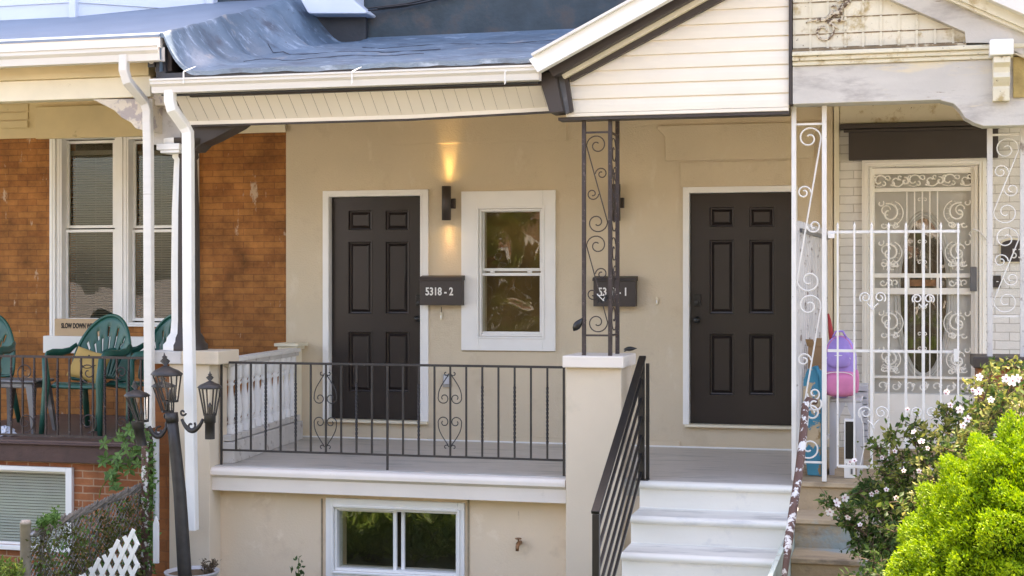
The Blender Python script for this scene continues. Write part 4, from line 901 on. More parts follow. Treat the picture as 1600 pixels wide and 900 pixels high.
# the other white column at the right edge
wc2 = thing('white_iron_column', (PX(1570,-2.1), -2.1, 2.5), 'white wrought iron column with thin scrolls, on the dark capped pier at the right edge', 'column', None)
Yr = -2.1; xa_, xb_ = PX(1546.5,Yr), PX(1598,Yr); zb0 = W(1560,560,-2.25)[1]+.005; zt3 = W(1570,197,Yr)[1]
for x in (xa_, xb_): MB().box(x-.018,x+.018,Yr-.018,Yr+.018,zb0,zt3).build('post', M['oldwhite'], wc2, .002)
mb = MB(); zz = [zt3-.06, zb0+.28]
for z in zz: mb.bar((xa_+.018,Yr,z),(xb_-.018,Yr,z),.014,.014)
mb.build('cross_bar', M['whiteiron'], wc2)
mb = MB(); hh = (zz[0]-zz[1]-.02)/2
for k in range(2): scroll_unit(mb, xa_+.018, xb_-.018, zz[1]+.01+hh*k, zz[1]+.01+hh*(k+1), Yr, .0045, flip=True)
mb.build('scrolls', M['whiteiron'], wc2)
# centre porch railing
rl = thing('iron_railing', (PX(613,-2.07), -2.07, FLOOR), 'weathered black iron railing with two heart shaped scrolls along the pale porch edge', 'railing')
Yr = -2.08; xs_ = [PX(346,Yr)+ (PX(881,Yr)-PX(346,Yr))*k/22 for k in range(23)]
zt4 = W(613,570,Yr)[1]; zb4 = W(613,711,Yr)[1]
MB().bar((xs_[0]-.01,Yr,zt4),(xs_[-1]+.01,Yr,zt4),.020,.018).build('top_rail', M['ironblk'], rl, .002)
MB().bar((xs_[0],Yr,zb4),(xs_[-1],Yr,zb4),.014,.016).build('bottom_rail', M['ironblk'], rl, .002)
for k, x in enumerate(xs_):
    if k in (0, 11, 22): MB().bar((x,Yr,FLOOR-.0),(x,Yr,zt4-.009),.015,tw=0).build('post', M['ironblk'], rl); continue
    if k in (7, 15) : tw = 0
    else: tw = 0 if k%2==0 else 1
    mb = MB()
    if tw:
        zq0, zq1 = zb4+.12, zt4-.14
        mb.bar((x,Yr,zb4+.008),(x,Yr,zq0),.013); mb.bar((x,Yr,zq0),(x,Yr,zq1),.0155,tw=math.pi*7); mb.bar((x,Yr,zq1),(x,Yr,zt4-.009),.013)
    else: mb.bar((x,Yr,zb4+.008),(x,Yr,zt4-.009),.013)
    mb.build('baluster', M['ironblk'], rl)
def heart(parent, x, zt, zb, Y, m, hw=.095, rad=.0042):
    mb = MB(); H_ = zt-zb
    for s in (-1, 1):
        for (zo, d) in ((zt, -1), (zb, 1)):
            top = spiral(0, 0, .006, .022, 0, 0, 2)
            c0 = spiral(x+s*.034, zo+d*.022, .008, .024, (0 if s>0 else math.pi)+s*d*-1.2, (math.pi if s>0 else 0)+s*d*0.0+ (s*-d)*-3.4, 14)
            # small outer curl
            mb.tube([(a,Y,b) for a,b in spiral(x+s*.030, zo+d*.015, .006, .022, -d*s*math.pi*.5 + (0 if s>0 else math.pi), -d*s*math.pi*.5 + (0 if s>0 else math.pi) + s*d*4.6, 14)], rad, 5)
            # long side going to the mid spiral
            mid = (zt+zb)/2
            P0 = Vector((x+s*.012, 0, zo+d*.03)); P1 = Vector((x+s*.06,0,zo+d*H_*.16)); P2 = Vector((x+s*hw,0,zo+d*H_*.24)); P3_ = Vector((x+s*hw*.97,0,zo+d*H_*.33))
            pts = [(P0*(1-t)**3+P1*3*t*(1-t)**2+P2*3*t*t*(1-t)+P3_*t**3) for t in [i/8 for i in range(9)]]
            sc_ = spiral(x+s*hw*.5, mid-d*H_*.155, hw*.49, hw*.14, (0 if s>0 else math.pi), (0 if s>0 else math.pi)+s*d*7.0, 20)
            mb.tube([(p.x,Y,p.z) for p in pts]+[(a,Y,b) for a,b in sc_], rad, 5)
    return mb.build('scroll_ornament', m, parent)
for k in (7, 15)[:0]: pass
for px in (510, 706):
    x = PX(px, Yr); heart(rl, min(xs_, key=lambda q: abs(q-x)), W(px,580,Yr)[1], W(px,702,Yr)[1], Yr-.011, M['ironblk'])
# left porch railing
rb = thing('iron_railing', (PX(120,-2.08), -2.08, FL), 'rusty iron railing with round scrolls on the dark porch of the brick house', 'railing')
zt5 = W(120,558,Yr)[1]; zb5 = W(120,682,Yr)[1]; xx0 = PX(-60,Yr); xx1 = PX(236,Yr); st_ = .1075
MB().bar((xx0,Yr,zt5),(xx1,Yr,zt5),.022,.02).build('top_rail', M['iron'], rb); MB().bar((xx0,Yr,zb5),(xx1,Yr,zb5),.016,.016).build('bottom_rail', M['iron'], rb)
x = PX(17.5,Yr)-st_*3; k = 0
while x < xx1-.02:
    mb = MB()
    if k%2: mb.bar((x,Yr,zb5+.008),(x,Yr,zb5+.1),.013); mb.bar((x,Yr,zb5+.1),(x,Yr,zt5-.1),.017,tw=math.pi*7); mb.bar((x,Yr,zt5-.1),(x,Yr,zt5-.01),.013)
    else: mb.bar((x,Yr,zb5+.008),(x,Yr,zt5-.01),.014)
    mb.build('baluster', M['iron'], rb); x += st_; k += 1
for px in (40, 138, 190):
    for (py, d) in ((582,1),(660,-1)):
        mb = MB(); cx_, cz_ = W(px, py, Yr-.012); mb.tube([(a,Yr-.012,b) for a,b in spiral(cx_, cz_, .012, .085 if px<180 else .055, 1.5, 1.5+d*9.4, 30)], .005, 5); mb.build('scroll_ornament', M['iron'], rb)
# stair handrail
hr = thing('stair_railing', (PX(1005,-2.1), -2.2, FLOOR), 'modern black metal stair railing with slanted bars, left side of the pale steps', 'railing')
xh = PX(1003,-2.12); yt, yb_ = -2.14, -3.78; zt6 = W(1005,565,yt)[1]; drop = .535*(yt-yb_)*1.0; zb6 = W(931,800,yb_)[1]; drop = zt6-zb6
for y, zb_, zt_2 in ((yt,FLOOR,zt6),(yb_,.85,zb6)):
    MB().box(xh-.022,xh+.022,y-.022,y+.022,zb_+.006,zt_2-.012).build('post', M['black'], hr, .003)
MB().box(xh-.055,xh+.055,yt-.045,yt+.045,FLOOR+.0005,FLOOR+.0058).build('foot_plate', M['black'], hr)
MB().box(xh+.034,xh+.058,yt-.012,yt+.012,FLOOR+.006,zt6-.012).build('post', M['black'], hr, .002)
MB().bar((xh,yt+.05,zt6+.012+.02),(xh,yb_-.03,zb6-.0),.052,.022).build('handrail', M['black'], hr, .003)
for k in range(1,7):
    dz = -.135*k; MB().bar((xh,yt-.02,zt6+dz),(xh,yb_+.02,zb6+dz),.018,.018).build('slanted_bar', M['black'], hr)
# white fence with gate on the right porch
gt = thing('porch_gate', (PX(1400,-2.2), -2.2, FR), 'white painted iron porch gate with pointed bars in front of the security door', 'gate')
Yg = -2.2
def gz(px,py): return W(px,py,Yg)[1]
mb = MB(); z362, z549, z731 = gz(1400,362), gz(1400,549), gz(1400,731)
mb.bar((PX(1293,Yg),Yg,z362),(PX(1500,Yg),Yg,z362),.016,.02); mb.bar((PX(1293,Yg),Yg,z549),(PX(1500,Yg),Yg,z549),.016,.02); mb.bar((PX(1309,Yg),Yg,z731),(PX(1500,Yg),Yg,z731),.018,.02)
mb.build('cross_rail', M['whiteiron'], gt, .002)
for k, px in enumerate((1309,1335,1362,1388.5,1415.5,1443,1470,1497)):
    x = PX(px,Yg); mb = MB(); zt7 = gz(px,350); mb.bar((x,Yg-.012,z731),(x,Yg-.012,zt7-.03),.013 if k not in (2,4,5) else .018)
    mb.lathe([(.008,zt7-.03),(.009,zt7-.01),(.001,zt7+.012)], x, Yg-.012, 6); mb.build('bar', M['whiteiron'], gt)
for (px,py,r_) in ((1352,465,.04),(1375,465,.04),(1433,467,.034),(1452,467,.034),(1352,645,.05),(1377,645,.05),(1433,645,.04),(1455,645,.04)):
    mb = MB(); s = 1 if (px in (1375,1452,1377,1455)) else -1; cx_, cz_ = W(px,py,Yg-.03)
    mb.tube([(a,Yg-.026,b) for a,b in spiral(cx_,cz_,.012,r_,math.pi*.5,math.pi*.5-s*8.6,24)], .0055, 5)
    mb.tube([(cx_-s*r_*.3,Yg-.026,cz_-r_*1.0),(cx_-s*r_*.9,Yg-.026,cz_-r_*1.6),(cx_-s*r_*1.2,Yg-.026,cz_-r_*2.2)], .005, 5); mb.build('scroll_ornament', M['whiteiron'], gt)
mb = MB(); r = RECT(1490,545,1498,565,Yg-.03); mb.box(r[0],r[1],Yg-.05,Yg-.022,r[2],r[3]); mb.build('latch', M['whiteiron'], gt)
r = RECT(1296,365,1304,372,Yg-.03); MB().box(r[0]-.01,r[1],Yg-.03,Yg+.03,r[2],r[3]).build('hinge', M['whiteiron'], gt)
# party-line railing of thin slats going back to the wall
sr = thing('side_railing', (PX(1270,-1.1), -1.1, FR), 'dirty white railing of close slats running back between the beige and white porches', 'railing')
xs0, xs1 = PX(1247,-2.05), PX(1291,-.25); nS = 15
for k in range(nS):
    t = k/(nS-1); x = xs0+(xs1-xs0)*t; y = -2.05+1.8*t; zt8 = W(1265,352,-1.2)[1]; MB().box(x-.012,x+.012,y-.022,y+.022,FR+.05,zt8+.0).build('slat', M['oldwhite'], sr)
za_ = W(1265,366,-1.2)[1]
MB().bar((xs0+.02,-2.05,za_),(xs1+.02,-.25,za_),.02,.03).build('rail', M['greymetal'], sr); MB().bar((xs0+.02,-2.05,FR+.12),(xs1+.02,-.25,FR+.12),.02,.03).build('rail', M['oldwhite'], sr)
# peeling handrail beside the steps
ph = thing('peeling_handrail', (PX(1254,-2.6), -2.6, 2.0), 'thick stair handrail with white paint flaking off rusty iron, beside the pale steps', 'handrail')
pts = [P3(1275,628,-2.22),P3(1263,625,-2.27),P3(1258,633,-2.32),P3(1257,655,-2.42),P3(1254,690,-2.6),P3(1248,740,-2.85),P3(1241,785,-3.08),P3(1232,845,-3.38),P3(1222,905,-3.66),P3(1208,980,-4.0)]
MB().tube(pts, [.020,.024,.026,.028,.028,.028,.028,.028,.028,.028], 10).build('rail', M['peel'], ph)
mb = MB(); mb.tube([(x,-2.30,z) for x,z in spiral(*W(1268,645,-2.3), .018, .055, 0, 9, 26)], .007, 5)
mb.tube([(x,-2.30,z) for x,z in spiral(*W(1273,632,-2.3), .02, .05, 1, 7, 20)], .007, 5); mb.build('scroll_ornament', M['whiteiron'], ph)
MB().tube([P3(1213,930,-3.85), P3(1213,1150,-3.85)], .02, 8).build('post', M['peel'], ph)
# balustrade on the left of the porch
bs = thing('balustrade', (PX(405,-1.1), -1.1, FLOOR), 'old white balustrade of turned spindles at the left end of the pale porch', 'balustrade')
xA, xB = PX(353,-2.0), PX(462,-.2); yA, yB = -2.0, -.2
zT = W(353,563,-2.0)[1]
dv = Vector((xB-xA, yB-yA, 0)); 
MB().bar((xA,yA,zT),(xB,yB,zT),.10,.035).build('top_rail', M['spindle'], bs, .006)
MB().bar((xA,yA,zT-.035),(xB,yB,zT-.035),.065,.035).build('under_rail', M['oldwhite'], bs, .004)
zB8 = FLOOR+.20
MB().bar((xA,yA,zB8),(xB,yB,zB8),.09,.05).build('bottom_rail', M['oldwhite'], bs, .006)
MB().bar((xA,yA,FLOOR+.085),(xB,yB,FLOOR+.085),.14,.168).build('kerb', M['oldwhite'], bs, .006)
for k in range(11):
    t = (k+.7)/11.4; c0 = Vector((xA,yA,0))+dv*t; z0b = zB8+.026; hh = zT-.053-z0b
    pr = [(.040,0),(.040,.12),(.020,.14),(.033,.17),(.022,.2),(.040,.32),(.036,.42),(.021,.62),(.019,.70),(.032,.73),(.021,.76),(.030,.80),(.040,.82),(.040,1)]
    MB().lathe([(r_,z0b+q*hh) for r_,q in pr], c0.x, c0.y, 10).build('spindle', M['spindle'], bs)
nx, ny = PX(455,-.16), -.16; nz1 = W(455,536,-.2)[1]
nw = MB().box(nx-.075,nx+.075,ny-.075,ny+.075,FLOOR+.001,nz1-.06); nw.box(nx-.095,nx+.095,ny-.095,ny+.095,nz1-.0595,nz1-.03); nw.box(nx-.12,nx+.12,ny-.12,ny+.12,nz1-.0295,nz1); nw.build('newel_post', M['creamlt'], bs, .006)
# ================= fittings on the beige wall =================
def mailbox(px0, px1, py0, py1, txt, label, red=False):
    x0,x1,z0,z1 = RECT(px0,py0,px1,py1,-.12)
    t = thing('mailbox', ((x0+x1)/2, -.06, z0), label, 'mailbox', 'black numbered mailboxes on the beige wall')
    MB().box(x0,x1,-.12,-.031,z0,z1-.03).build('body', M['dark'], t, .004)
    mb = MB(); yb_ = -.031
    mb.add([(x0-.006,-.135,z1-.04),(x1+.006,-.135,z1-.04),(x1+.006,-.125,z1-.012),(x0-.006,-.125,z1-.012),(x0-.006,yb_,z1+.004),(x1+.006,yb_,z1+.004),(x0-.006,yb_,z1-.04),(x1+.006,yb_,z1-.04)],
           [(0,1,2,3),(3,2,5,4),(0,3,4,6),(1,7,5,2),(0,6,7,1)])
    mb.build('lid', M['dark'], t, .002)
    MB().box(x0+.06, x1-.06, -.0305, -.002, z0+.04, z1-.06).build('mount', M['dark'], t)
    xm = (x0+x1)/2
    text_mesh('number_lettering', txt, .098, (xm-.012, -.1225, W(689,456,-.12)[1] if not red else W(960,457,-.12)[1]), M['lettering'], t, .001, bold=.0025, xs=.80)
    if red: MB().box(x1-.003, x1+.004, -.10,-.06,z0+.02,z1-.08).build('flag', M['iron'], t)
    return t
mailbox(656,721,431,477,'5318 - 2','black mailbox with white numbers 5318 - 2, between the left brown door and the window')
mailbox(927,993,432,479,'5318 - 1','black mailbox with white numbers 5318 - 1, partly behind the brown iron column')
def wall_lamp(px, py0, py1, lit, label):
    x, z0 = W(px, py1, -.09); z1 = W(px, py0, -.09)[1]; rr = .042
    t = thing('wall_lamp', (x, -.09, z0), label, 'wall lamp', 'cylinder lamps on the beige wall')
    n = 22; pr = [(rr-.004,z0+.02),(rr-.004,z0),(rr,z0),(rr,z1),(rr-.004,z1),(rr-.004,z1-.02)]
    mb = MB(); vs = [(x+r*math.cos(2*math.pi*j/n), -.09+r*math.sin(2*math.pi*j/n), z) for r,z in pr for j in range(n)]
    mb.add(vs, [(i*n+j,i*n+(j+1)%n,(i+1)*n+(j+1)%n,(i+1)*n+j) for i in range(5) for j in range(n)], True); mb.build('cylinder', M['dark'], t)
    zm = (z0+z1)/2; mb = MB(); mb.box(x+.01, x+.062, -.048, -.002, zm-.045, zm+.045); mb.build('bracket', M['dark'], t, .003)
    for s, z in ((1, z1-.04), (-1, z0+.04)):
        mb = MB(); mb.lathe([(.002,z-.004),(.028,z-.003),(.028,z+.003),(.002,z+.004)], x, -.09, 14); mb.build('bulb', M['bulb'] if lit else M['greymetal'], t)
        if lit:
            l = bpy.data.lights.new('lamp_beam','SPOT'); l.energy = 3.4 if s > 0 else 1.0; l.color = (1,.70,.26) if s > 0 else (1,.66,.34); l.spot_size = R(38 if s > 0 else 44); l.spot_blend = 1.0; l.shadow_soft_size = .034
            lo = bpy.data.objects.new('lamp_beam', l); C.objects.link(lo); lo.parent = t; lo.location = (0,.03,(z1+.006 if s>0 else z0-.006)-z0)
            lo.rotation_euler = (R(180-9) if s > 0 else R(10), 0, 0)
    return t
wall_lamp(697.5, 291, 344, True, 'dark cylinder wall lamp shining up and down beside the window')
wall_lamp(962, 288, 345, False, 'dark cylinder wall lamp hidden behind the brown iron column')
def bell(px, py, label, cord):
    x, z = W(px, py, -.02); t = thing('doorbell', (x, -.02, z), label, 'doorbell')
    MB().box(x-.011,x+.011,-.022,-.001,z-.034,z+.034).build('body', M['creamlt'], t, .006)
    MB().box(x-.006,x+.006,-.027,-.0225,z-.018,z+.006).build('button', M['vinyl'], t, .002)
    if cord: MB().tube([(x,-.008,z+.034),(x+.003,-.008,z+.06),(x,-.008,z+.085)], .003, 5).build('cord', M['ink'], t)
bell(689, 494, 'small white doorbell under the mailbox numbered 5318 - 2', True)
bell(1026, 470, 'small white doorbell on the bare wall left of the right brown door', False)
x, z = W(698, 595, -.02); t = thing('outlet_box', (x,-.02,z), 'small metal outdoor outlet box low on the beige wall under the window', 'outlet box')
MB().box(x-.038,x+.038,-.022,-.001,z-.06,z+.06).build('plate', M['alum'], t, .004); MB().box(x-.026,x+.026,-.04,-.0225,z-.03,z+.045).build('cover', M['greyplast'], t, .005)
x, z = W(812, 848, -2.07); t = thing('garden_tap', (x,-2.07,z), 'small rusty brass garden tap sticking out of the basement wall', 'tap')
mb = MB(); mb.tube([(x,-2.052,z),(x,-2.12,z),(x,-2.14,z-.02),(x,-2.145,z-.05)], [.016,.016,.014,.012], 8); mb.build('spout', M['brass'], t)
mb = MB(); mb.tube([(x,-2.11,z+.01),(x,-2.11,z+.035)], .006, 6); mb.tube([(x+.022*math.cos(a),-2.11,z+.036+.0*a) for a in [k*.7 for k in range(9)]], .004, 4); mb.lathe([(.024,z+.034),(.026,z+.038),(.024,z+.042)], x, -2.11, 10); mb.build('handle', M['brass'], t)
# small black garden spots clipped on the brown column
for i, (px, py, lab, tilt, w_, h_) in enumerate(((903,507,'small black leaf shaped spotlight clipped low on the left post of the brown column',1,.05,.10),(985,545,'small black spotlight lying on the cap at the foot of the brown column',0,.085,.036))):
    yy = -2.24 if i == 0 else -2.02
    x, z = W(px, py, yy); t = thing('spotlight', (x,yy,z), lab, 'spotlight')
    mb = MB(); n = 14
    ang = R(55) if tilt else R(4)
    vs = []; fs = []
    for a in range(7):
        u = a/6; rr = math.sin(math.pi*min(.97,max(.05,u**.8)))
        for j in range(n):
            th = 2*math.pi*j/n; lx = (u-.5)*(.115 if tilt else .10); ly = rr*.022*math.cos(th); lz = rr*(.03 if tilt else .018)*math.sin(th)
            vs.append((x+lx*math.cos(ang)-lz*math.sin(ang), yy+ly, z+lx*math.sin(ang)+lz*math.cos(ang)))
        if a: fs += [((a-1)*n+j,(a-1)*n+(j+1)%n,a*n+(j+1)%n,a*n+j) for j in range(n)]
    fs += [tuple(range(n-1,-1,-1)), tuple(range(6*n,7*n))]; mb.add(vs, fs, True); mb.build('head', M['blackhw'], t)
    MB().tube([(x,yy,z),(x+(.035 if i==0 else -.03),yy+.01,z+(.035 if i==0 else -.012)),(x+(.06 if i==0 else -.05),yy+.015,z+(.03 if i==0 else -.02))], .005, 5).build('stem', M['blackhw'], t)
x, z = W(941, 467, -2.24); t = thing('wire_tangle', (x,-2.24,z), 'small tangle of black and white wire tied to the brown column before the mailbox', 'wire')
mb = MB(); pts = []
for k in range(40): pts.append((x+.026*math.sin(k*1.3)+.02*math.sin(k*.37), -2.24+.012*math.cos(k*1.9), z+.020*math.cos(k*.9)+.012*math.sin(k*2.1)))
mb.tube(pts, .004, 4); mb.build('wire', M['blackhw'], t); MB().tube([(p[0]+.005,p[1]-.008,p[2]+.014) for p in pts[10:18]], .0035, 4).build('tie', M['lettering'], t)
# number plate and bell on the white house
x0,x1,z0,z1 = RECT(1562,376,1604,411,-.03); t = thing('house_number_plaque', ((x0+x1)/2,-.02,z0), 'arched black house number plaque with a pale rim, at the right edge', 'plaque')
arch = [(x0,z0),(x1,z0),(x1,z1-.03)]+[((x0+x1)/2+(x1-x0)/2*math.cos(a), z1-.03+.055*math.sin(a)) for a in [math.pi*k/10 for k in range(1,10)]]+[(x0,z1-.03)]
MB().prism(arch, -.02, -.001).build('rim', M['creamlt'], t, .003)
MB().prism([((p[0]-(x0+x1)/2)*.90+(x0+x1)/2, (p[1]-(z0+.08))*.86+z0+.08) for p in arch], -.026, -.0205).build('plate', M['dark'], t)
text_mesh('number_lettering', '53', .115, (PX(1590,-.03), -.028, W(1590,397,-.03)[1]), M['lettering'], t, .001, xs=.85)
x, z = W(1558, 440, -.02); t = thing('doorbell', (x,-.02,z), 'dark doorbell plate beside the security door under the number plaque', 'doorbell')
MB().box(x-.03,x+.03,-.03,-.001,z-.05,z+.05).build('plate', M['dark'], t, .004); MB().lathe([(.008,z-.004),(.01,z),(.008,z+.004)], x, -.032, 10).build('button', M['lettering'], t)
# tiny sign under the left gutter
x, z = W(237, 95, -2.45); t = thing('number_tag', (x,-2.45,z), 'tiny black tag with white numerals under the gutter end of the brick house', 'tag')
MB().box(x-.028,x+.028,-2.46,-2.441,z-.05,z+.045).build('plate', M['blackhw'], t); text_mesh('number_lettering','80',.06,(x,-2.462,z+.005),M['lettering'],t,.001,rot=(R(90),R(90),0),bold=.001)

# ================= things on the brick house porch =================
def make_chair():
    t = thing('plastic_chair', (0,0,0), '', 'chair', 'green plastic armchairs on the brick house porch')
    # seat
    mb = MB(); nx, ny = 10, 8; vs = []
    for j in range(ny+1):
        for i in range(nx+1):
            u = i/nx*2-1; v = j/ny; x = u*(.235-.02*v); y = -.22+.42*v; z = .415-.03*v-.012*(1-u*u)*(1 if 0<v<1 else .4) - (.03 if j==0 else 0)
            vs.append((x,y,z))
    mb.add(vs, [(j*(nx+1)+i,j*(nx+1)+i+1,(j+1)*(nx+1)+i+1,(j+1)*(nx+1)+i) for j in range(ny) for i in range(nx)], True)
    s = mb.build('seat', M['greenplast'], t); sd_ = s.modifiers.new('thick','SOLIDIFY'); sd_.thickness = .02
    # fan back with open slots
    mb = MB(); na, nr = 45, 12; vs = []; fs = []
    for j in range(nr+1):
        q = j/nr
        for i in range(na+1):
            a = (i/na*2-1); th = a*R(104)
            xf, zf = .285*math.sin(th)*(.30+.70*q), .505+.435*math.cos(th)*q - .085*(1-q)
            x = xf; z = max(.40+.02*q, zf)
            vs.append((x, .185+.20*max(0,z-.42)-.07*(x/.28)**2, z))
    for j in range(nr):
        for i in range(na):
            slot = 1 <= j <= 7 and i % 4 == 2 and 8 < i < na-8
            slot2 = 8 <= j <= 9 and i % 5 == 1 and 6 < i < na-6
            hole = 1 <= j <= 3 and (i in (2,3,4,5) or i in (na-3,na-4,na-5,na-6))
            if slot or slot2 or hole: continue
            fs.append((j*(na+1)+i,j*(na+1)+i+1,(j+1)*(na+1)+i+1,(j+1)*(na+1)+i))
    mb.add(vs, fs, True); s = mb.build('backrest', M['greenplast'], t); sd_ = s.modifiers.new('thick','SOLIDIFY'); sd_.thickness = .012
    mb = MB(); edge = [vs[nr*(na+1)+i] for i in range(na+1)]; edge = [vs[j*(na+1)] for j in range(3,nr)]+edge+[vs[j*(na+1)+na] for j in range(nr-1,2,-1)]
    mb.tube(edge, .014, 6); mb.build('backrest_rim', M['greenplast'], t)
    for sx in (-1,1):
        mb = MB(); mb.tube([(sx*.275,.17,.70),(sx*.29,.10,.655),(sx*.295,0,.64),(sx*.295,-.12,.645),(sx*.288,-.20,.635),(sx*.28,-.235,.60)], [.020,.03,.034,.034,.03,.022], 8, flat=.45)
        mb.build('armrest', M['greenplast'], t)
        mb = MB(); mb.tube([(sx*.28,-.235,.61),(sx*.262,-.235,.42),(sx*.275,-.25,.2),(sx*.29,-.265,.0)], [.024,.034,.028,.022], 6); mb.build('leg', M['greenplast'], t)
        mb = MB(); mb.tube([(sx*.22,.19,.40),(sx*.24,.25,.2),(sx*.26,.30,.0)], [.034,.028,.022], 6); mb.build('leg', M['greenplast'], t)
    return t
ch = make_chair(); cp = copy_tree(ch); cp2 = copy_tree(ch)
for o, px, Y, rz, lab in ((ch,142,-1.45,R(-6),'green plastic armchair holding the yellow cushion, in front of the brick house window'),
                     (cp,222,-1.30,R(-34),'green plastic armchair half hidden behind the white downspouts and column'),
                     (cp2,-38,-1.2,R(10),'green plastic armchair cut off by the left edge of the photo')):
    o.location = (PX(px,Y), Y, FL+.001); o.rotation_euler = (0,0,rz); o.scale = (1.03,1.03,1.06); o['label'] = lab
# cushion
X0, Y0_ = PX(139,-1.5), -1.50
mb = MB(); n = 26; vs = []; fs = []
Rm = Matrix.Rotation(R(14), 3, 'Y') @ Matrix.Rotation(R(-20), 3, 'X')
def pil(u, v, side):
    e = (max(0,1-abs(u)**2.6)*max(0,1-abs(v)**2.6))**.42
    p = Vector((u*.165*(1-.07*(1-abs(v))**1*abs(u)), side*.055*e, v*.135*(1-.07*(1-abs(u))*abs(v)))); return Rm @ p + Vector((X0, Y0_, FL+.575))
for side in (-1, 1):
    b0 = len(vs)
    for j in range(n+1):
        for i in range(n+1): vs.append(tuple(pil(i/n*2-1, j/n*2-1, side)))
    for j in range(n):
        for i in range(n):
            f = (b0+j*(n+1)+i,b0+j*(n+1)+i+1,b0+(j+1)*(n+1)+i+1,b0+(j+1)*(n+1)+i); fs.append(f if side<0 else f[::-1])
mb.add(vs, fs, True); mb.cur = 1
for u0 in (-.04,.22): mb.tube([pil(u0+.01*k, .62-.10*k, -1)+Vector((0,-.003,0)) for k in range(3)], .008, 5)
mb.tube([pil(-.42+.08*k, .10-.38*math.sin(math.pi*k/12), -1)+Vector((0,-.002,0)) for k in range(13)], .004, 4)
cu = mb.build('cushion', [M['yellow'], M['ink']]); tag(cu, 'mustard yellow cushion with a smile printed on it, lying on the green chair', 'cushion')
# metal stool
sx_, sy_ = PX(33,-1.55), -1.55; t = thing('metal_stool', (sx_,sy_,FL), 'low grey metal table with flared legs behind the left porch railing', 'table')
zt_ = W(30,592,-1.55)[1]
MB().box(sx_-.23,sx_+.23,sy_-.16,sy_+.16,zt_-.025,zt_).build('top', M['greymetal'], t, .012); MB().box(sx_-.20,sx_+.20,sy_-.14,sy_+.14,zt_-.07,zt_-.0255).build('apron', M['greymetal'], t, .01)
for sx in (-1,1):
    for sy in (-1,1):
        mb = MB(); mb.tube([(sx_+sx*.17,sy_+sy*.11,zt_-.05),(sx_+sx*.20,sy_+sy*.14,FL+.22),(sx_+sx*.225,sy_+sy*.16,FL+.0)], [.045,.030,.018], 4); mb.build('leg', M['greymetal'], t)
x, z = W(8,655,-1.9); mb = MB(); vs = []; n = 12
for j in range(7):
    for i in range(n):
        a = 2*math.pi*i/n; r_ = [.001,.06,.085,.075,.06,.035,.001][j]*(1+.35*math.sin(i*2.3+j)); vs.append((x+r_*math.cos(a), -1.9+r_*.8*math.sin(a), FL+.002+[0,.0,.02,.045,.06,.075,.08][j]*(1+.2*math.sin(i*3.1))))
fs = [(j*n+i,j*n+(i+1)%n,(j+1)*n+(i+1)%n,(j+1)*n+i) for j in range(6) for i in range(n)]; mb.add(vs, fs)
tag(mb.build('crumpled_bag', mat('white_blue_plastic_bag', (.62,.66,.74), .5, .1, 10, .2, dirt=(.12,.22,.5), ds=12, dth=.56)), 'crumpled white and blue bag on the brick house porch floor', 'bag')
# sign on the window sill
x0,x1,z0,z1 = RECT(85,498,166,521,-.09); t = thing('sign_board', ((x0+x1)/2,-.08,z0), 'cream wooden board reading SLOW DOWN WE LOVE, standing on the white sill', 'sign')
zs_ = RECT(67,526,330,553,-.10)[3]
MB().box(x0,x1,-.09,-.07,zs_+.0005,z1).build('board', M['board'], t, .004)
text_mesh('lettering', 'SLOW DOWN WE LOVE', .066, ((x0+x1)/2+.02,-.0915,(z0+z1)/2), M['ink'], t, .0008, bold=.003, xs=.62)

# ================= things in the right porch =================
def lump(mb, cx, cy, cz, rx, ry, rz, e=2.6, n=22, m=14, dis=.0, taper=0):
    vs = []; fs = []
    def sg(v, p): return math.copysign(abs(v)**p, v)
    for j in range(m+1):
        ph = -math.pi/2+math.pi*j/m
        for i in range(n):
            th = 2*math.pi*i/n; p = 2/e
            x = sg(math.cos(ph),p)*sg(math.cos(th),p); y = sg(math.cos(ph),p)*sg(math.sin(th),p); z = sg(math.sin(ph),p)
            k = 1-taper*(z+1)/2+dis*math.sin(5*th+z*4)
            vs.append((cx+rx*x*k, cy+ry*y*k, cz+rz*z))
    for j in range(m):
        for i in range(n): fs.append((j*n+i,j*n+(i+1)%n,(j+1)*n+(i+1)%n,(j+1)*n+i))
    mb.add(vs, fs, True)
Yb = -1.85
bx, bz = W(1313,572,Yb); t = thing('backpack', (bx,Yb,bz-.24), 'lilac backpack with a pink lower half, hanging behind the white gate bars', 'backpack')
zz = lambda py: W(1313,py,Yb)[1]
mb = MB(); lump(mb, bx, Yb, (zz(524)+zz(622))/2, .122, .09, (zz(524)-zz(622))/2, 2.7, taper=.10, dis=.03); mb.build('body', M['purple'], t)
mb = MB(); lump(mb, bx-.003, Yb-.075, (zz(584)+zz(616))/2, .105, .055, (zz(584)-zz(616))/2*1.1, 3.2, dis=.02); mb.build('pocket', M['pink'], t)
mb = MB(); lump(mb, bx+.0, Yb-.01, (zz(577)+zz(619))/2, .119, .098, (zz(577)-zz(619))/2, 4); mb.build('lower_panel', M['pink'], t)
mb = MB(); lump(mb, bx-.01, Yb-.085, (zz(545)+zz(574))/2, .085, .03, (zz(545)-zz(574))/2, 3.2); mb.build('pocket', M['purple'], t)
mb = MB(); mb.tube([(bx+.10*math.cos(a), Yb-.088, zz(560)+.165*math.sin(a)) for a in [.2+2.75*k/12 for k in range(13)]], .004, 4); mb.build('zip', M['pink'], t)
for zc_, w__ in ((zz(560),.085),(zz(586),.10)):
    mb = MB(); mb.tube([(bx-.01+w__*math.cos(a), Yb-.118+.02*abs(math.cos(a)), zc_+.028*math.sin(a)) for a in [math.pi*k/10 for k in range(11)]], .0035, 4); mb.build('zip', M['lettering'], t)
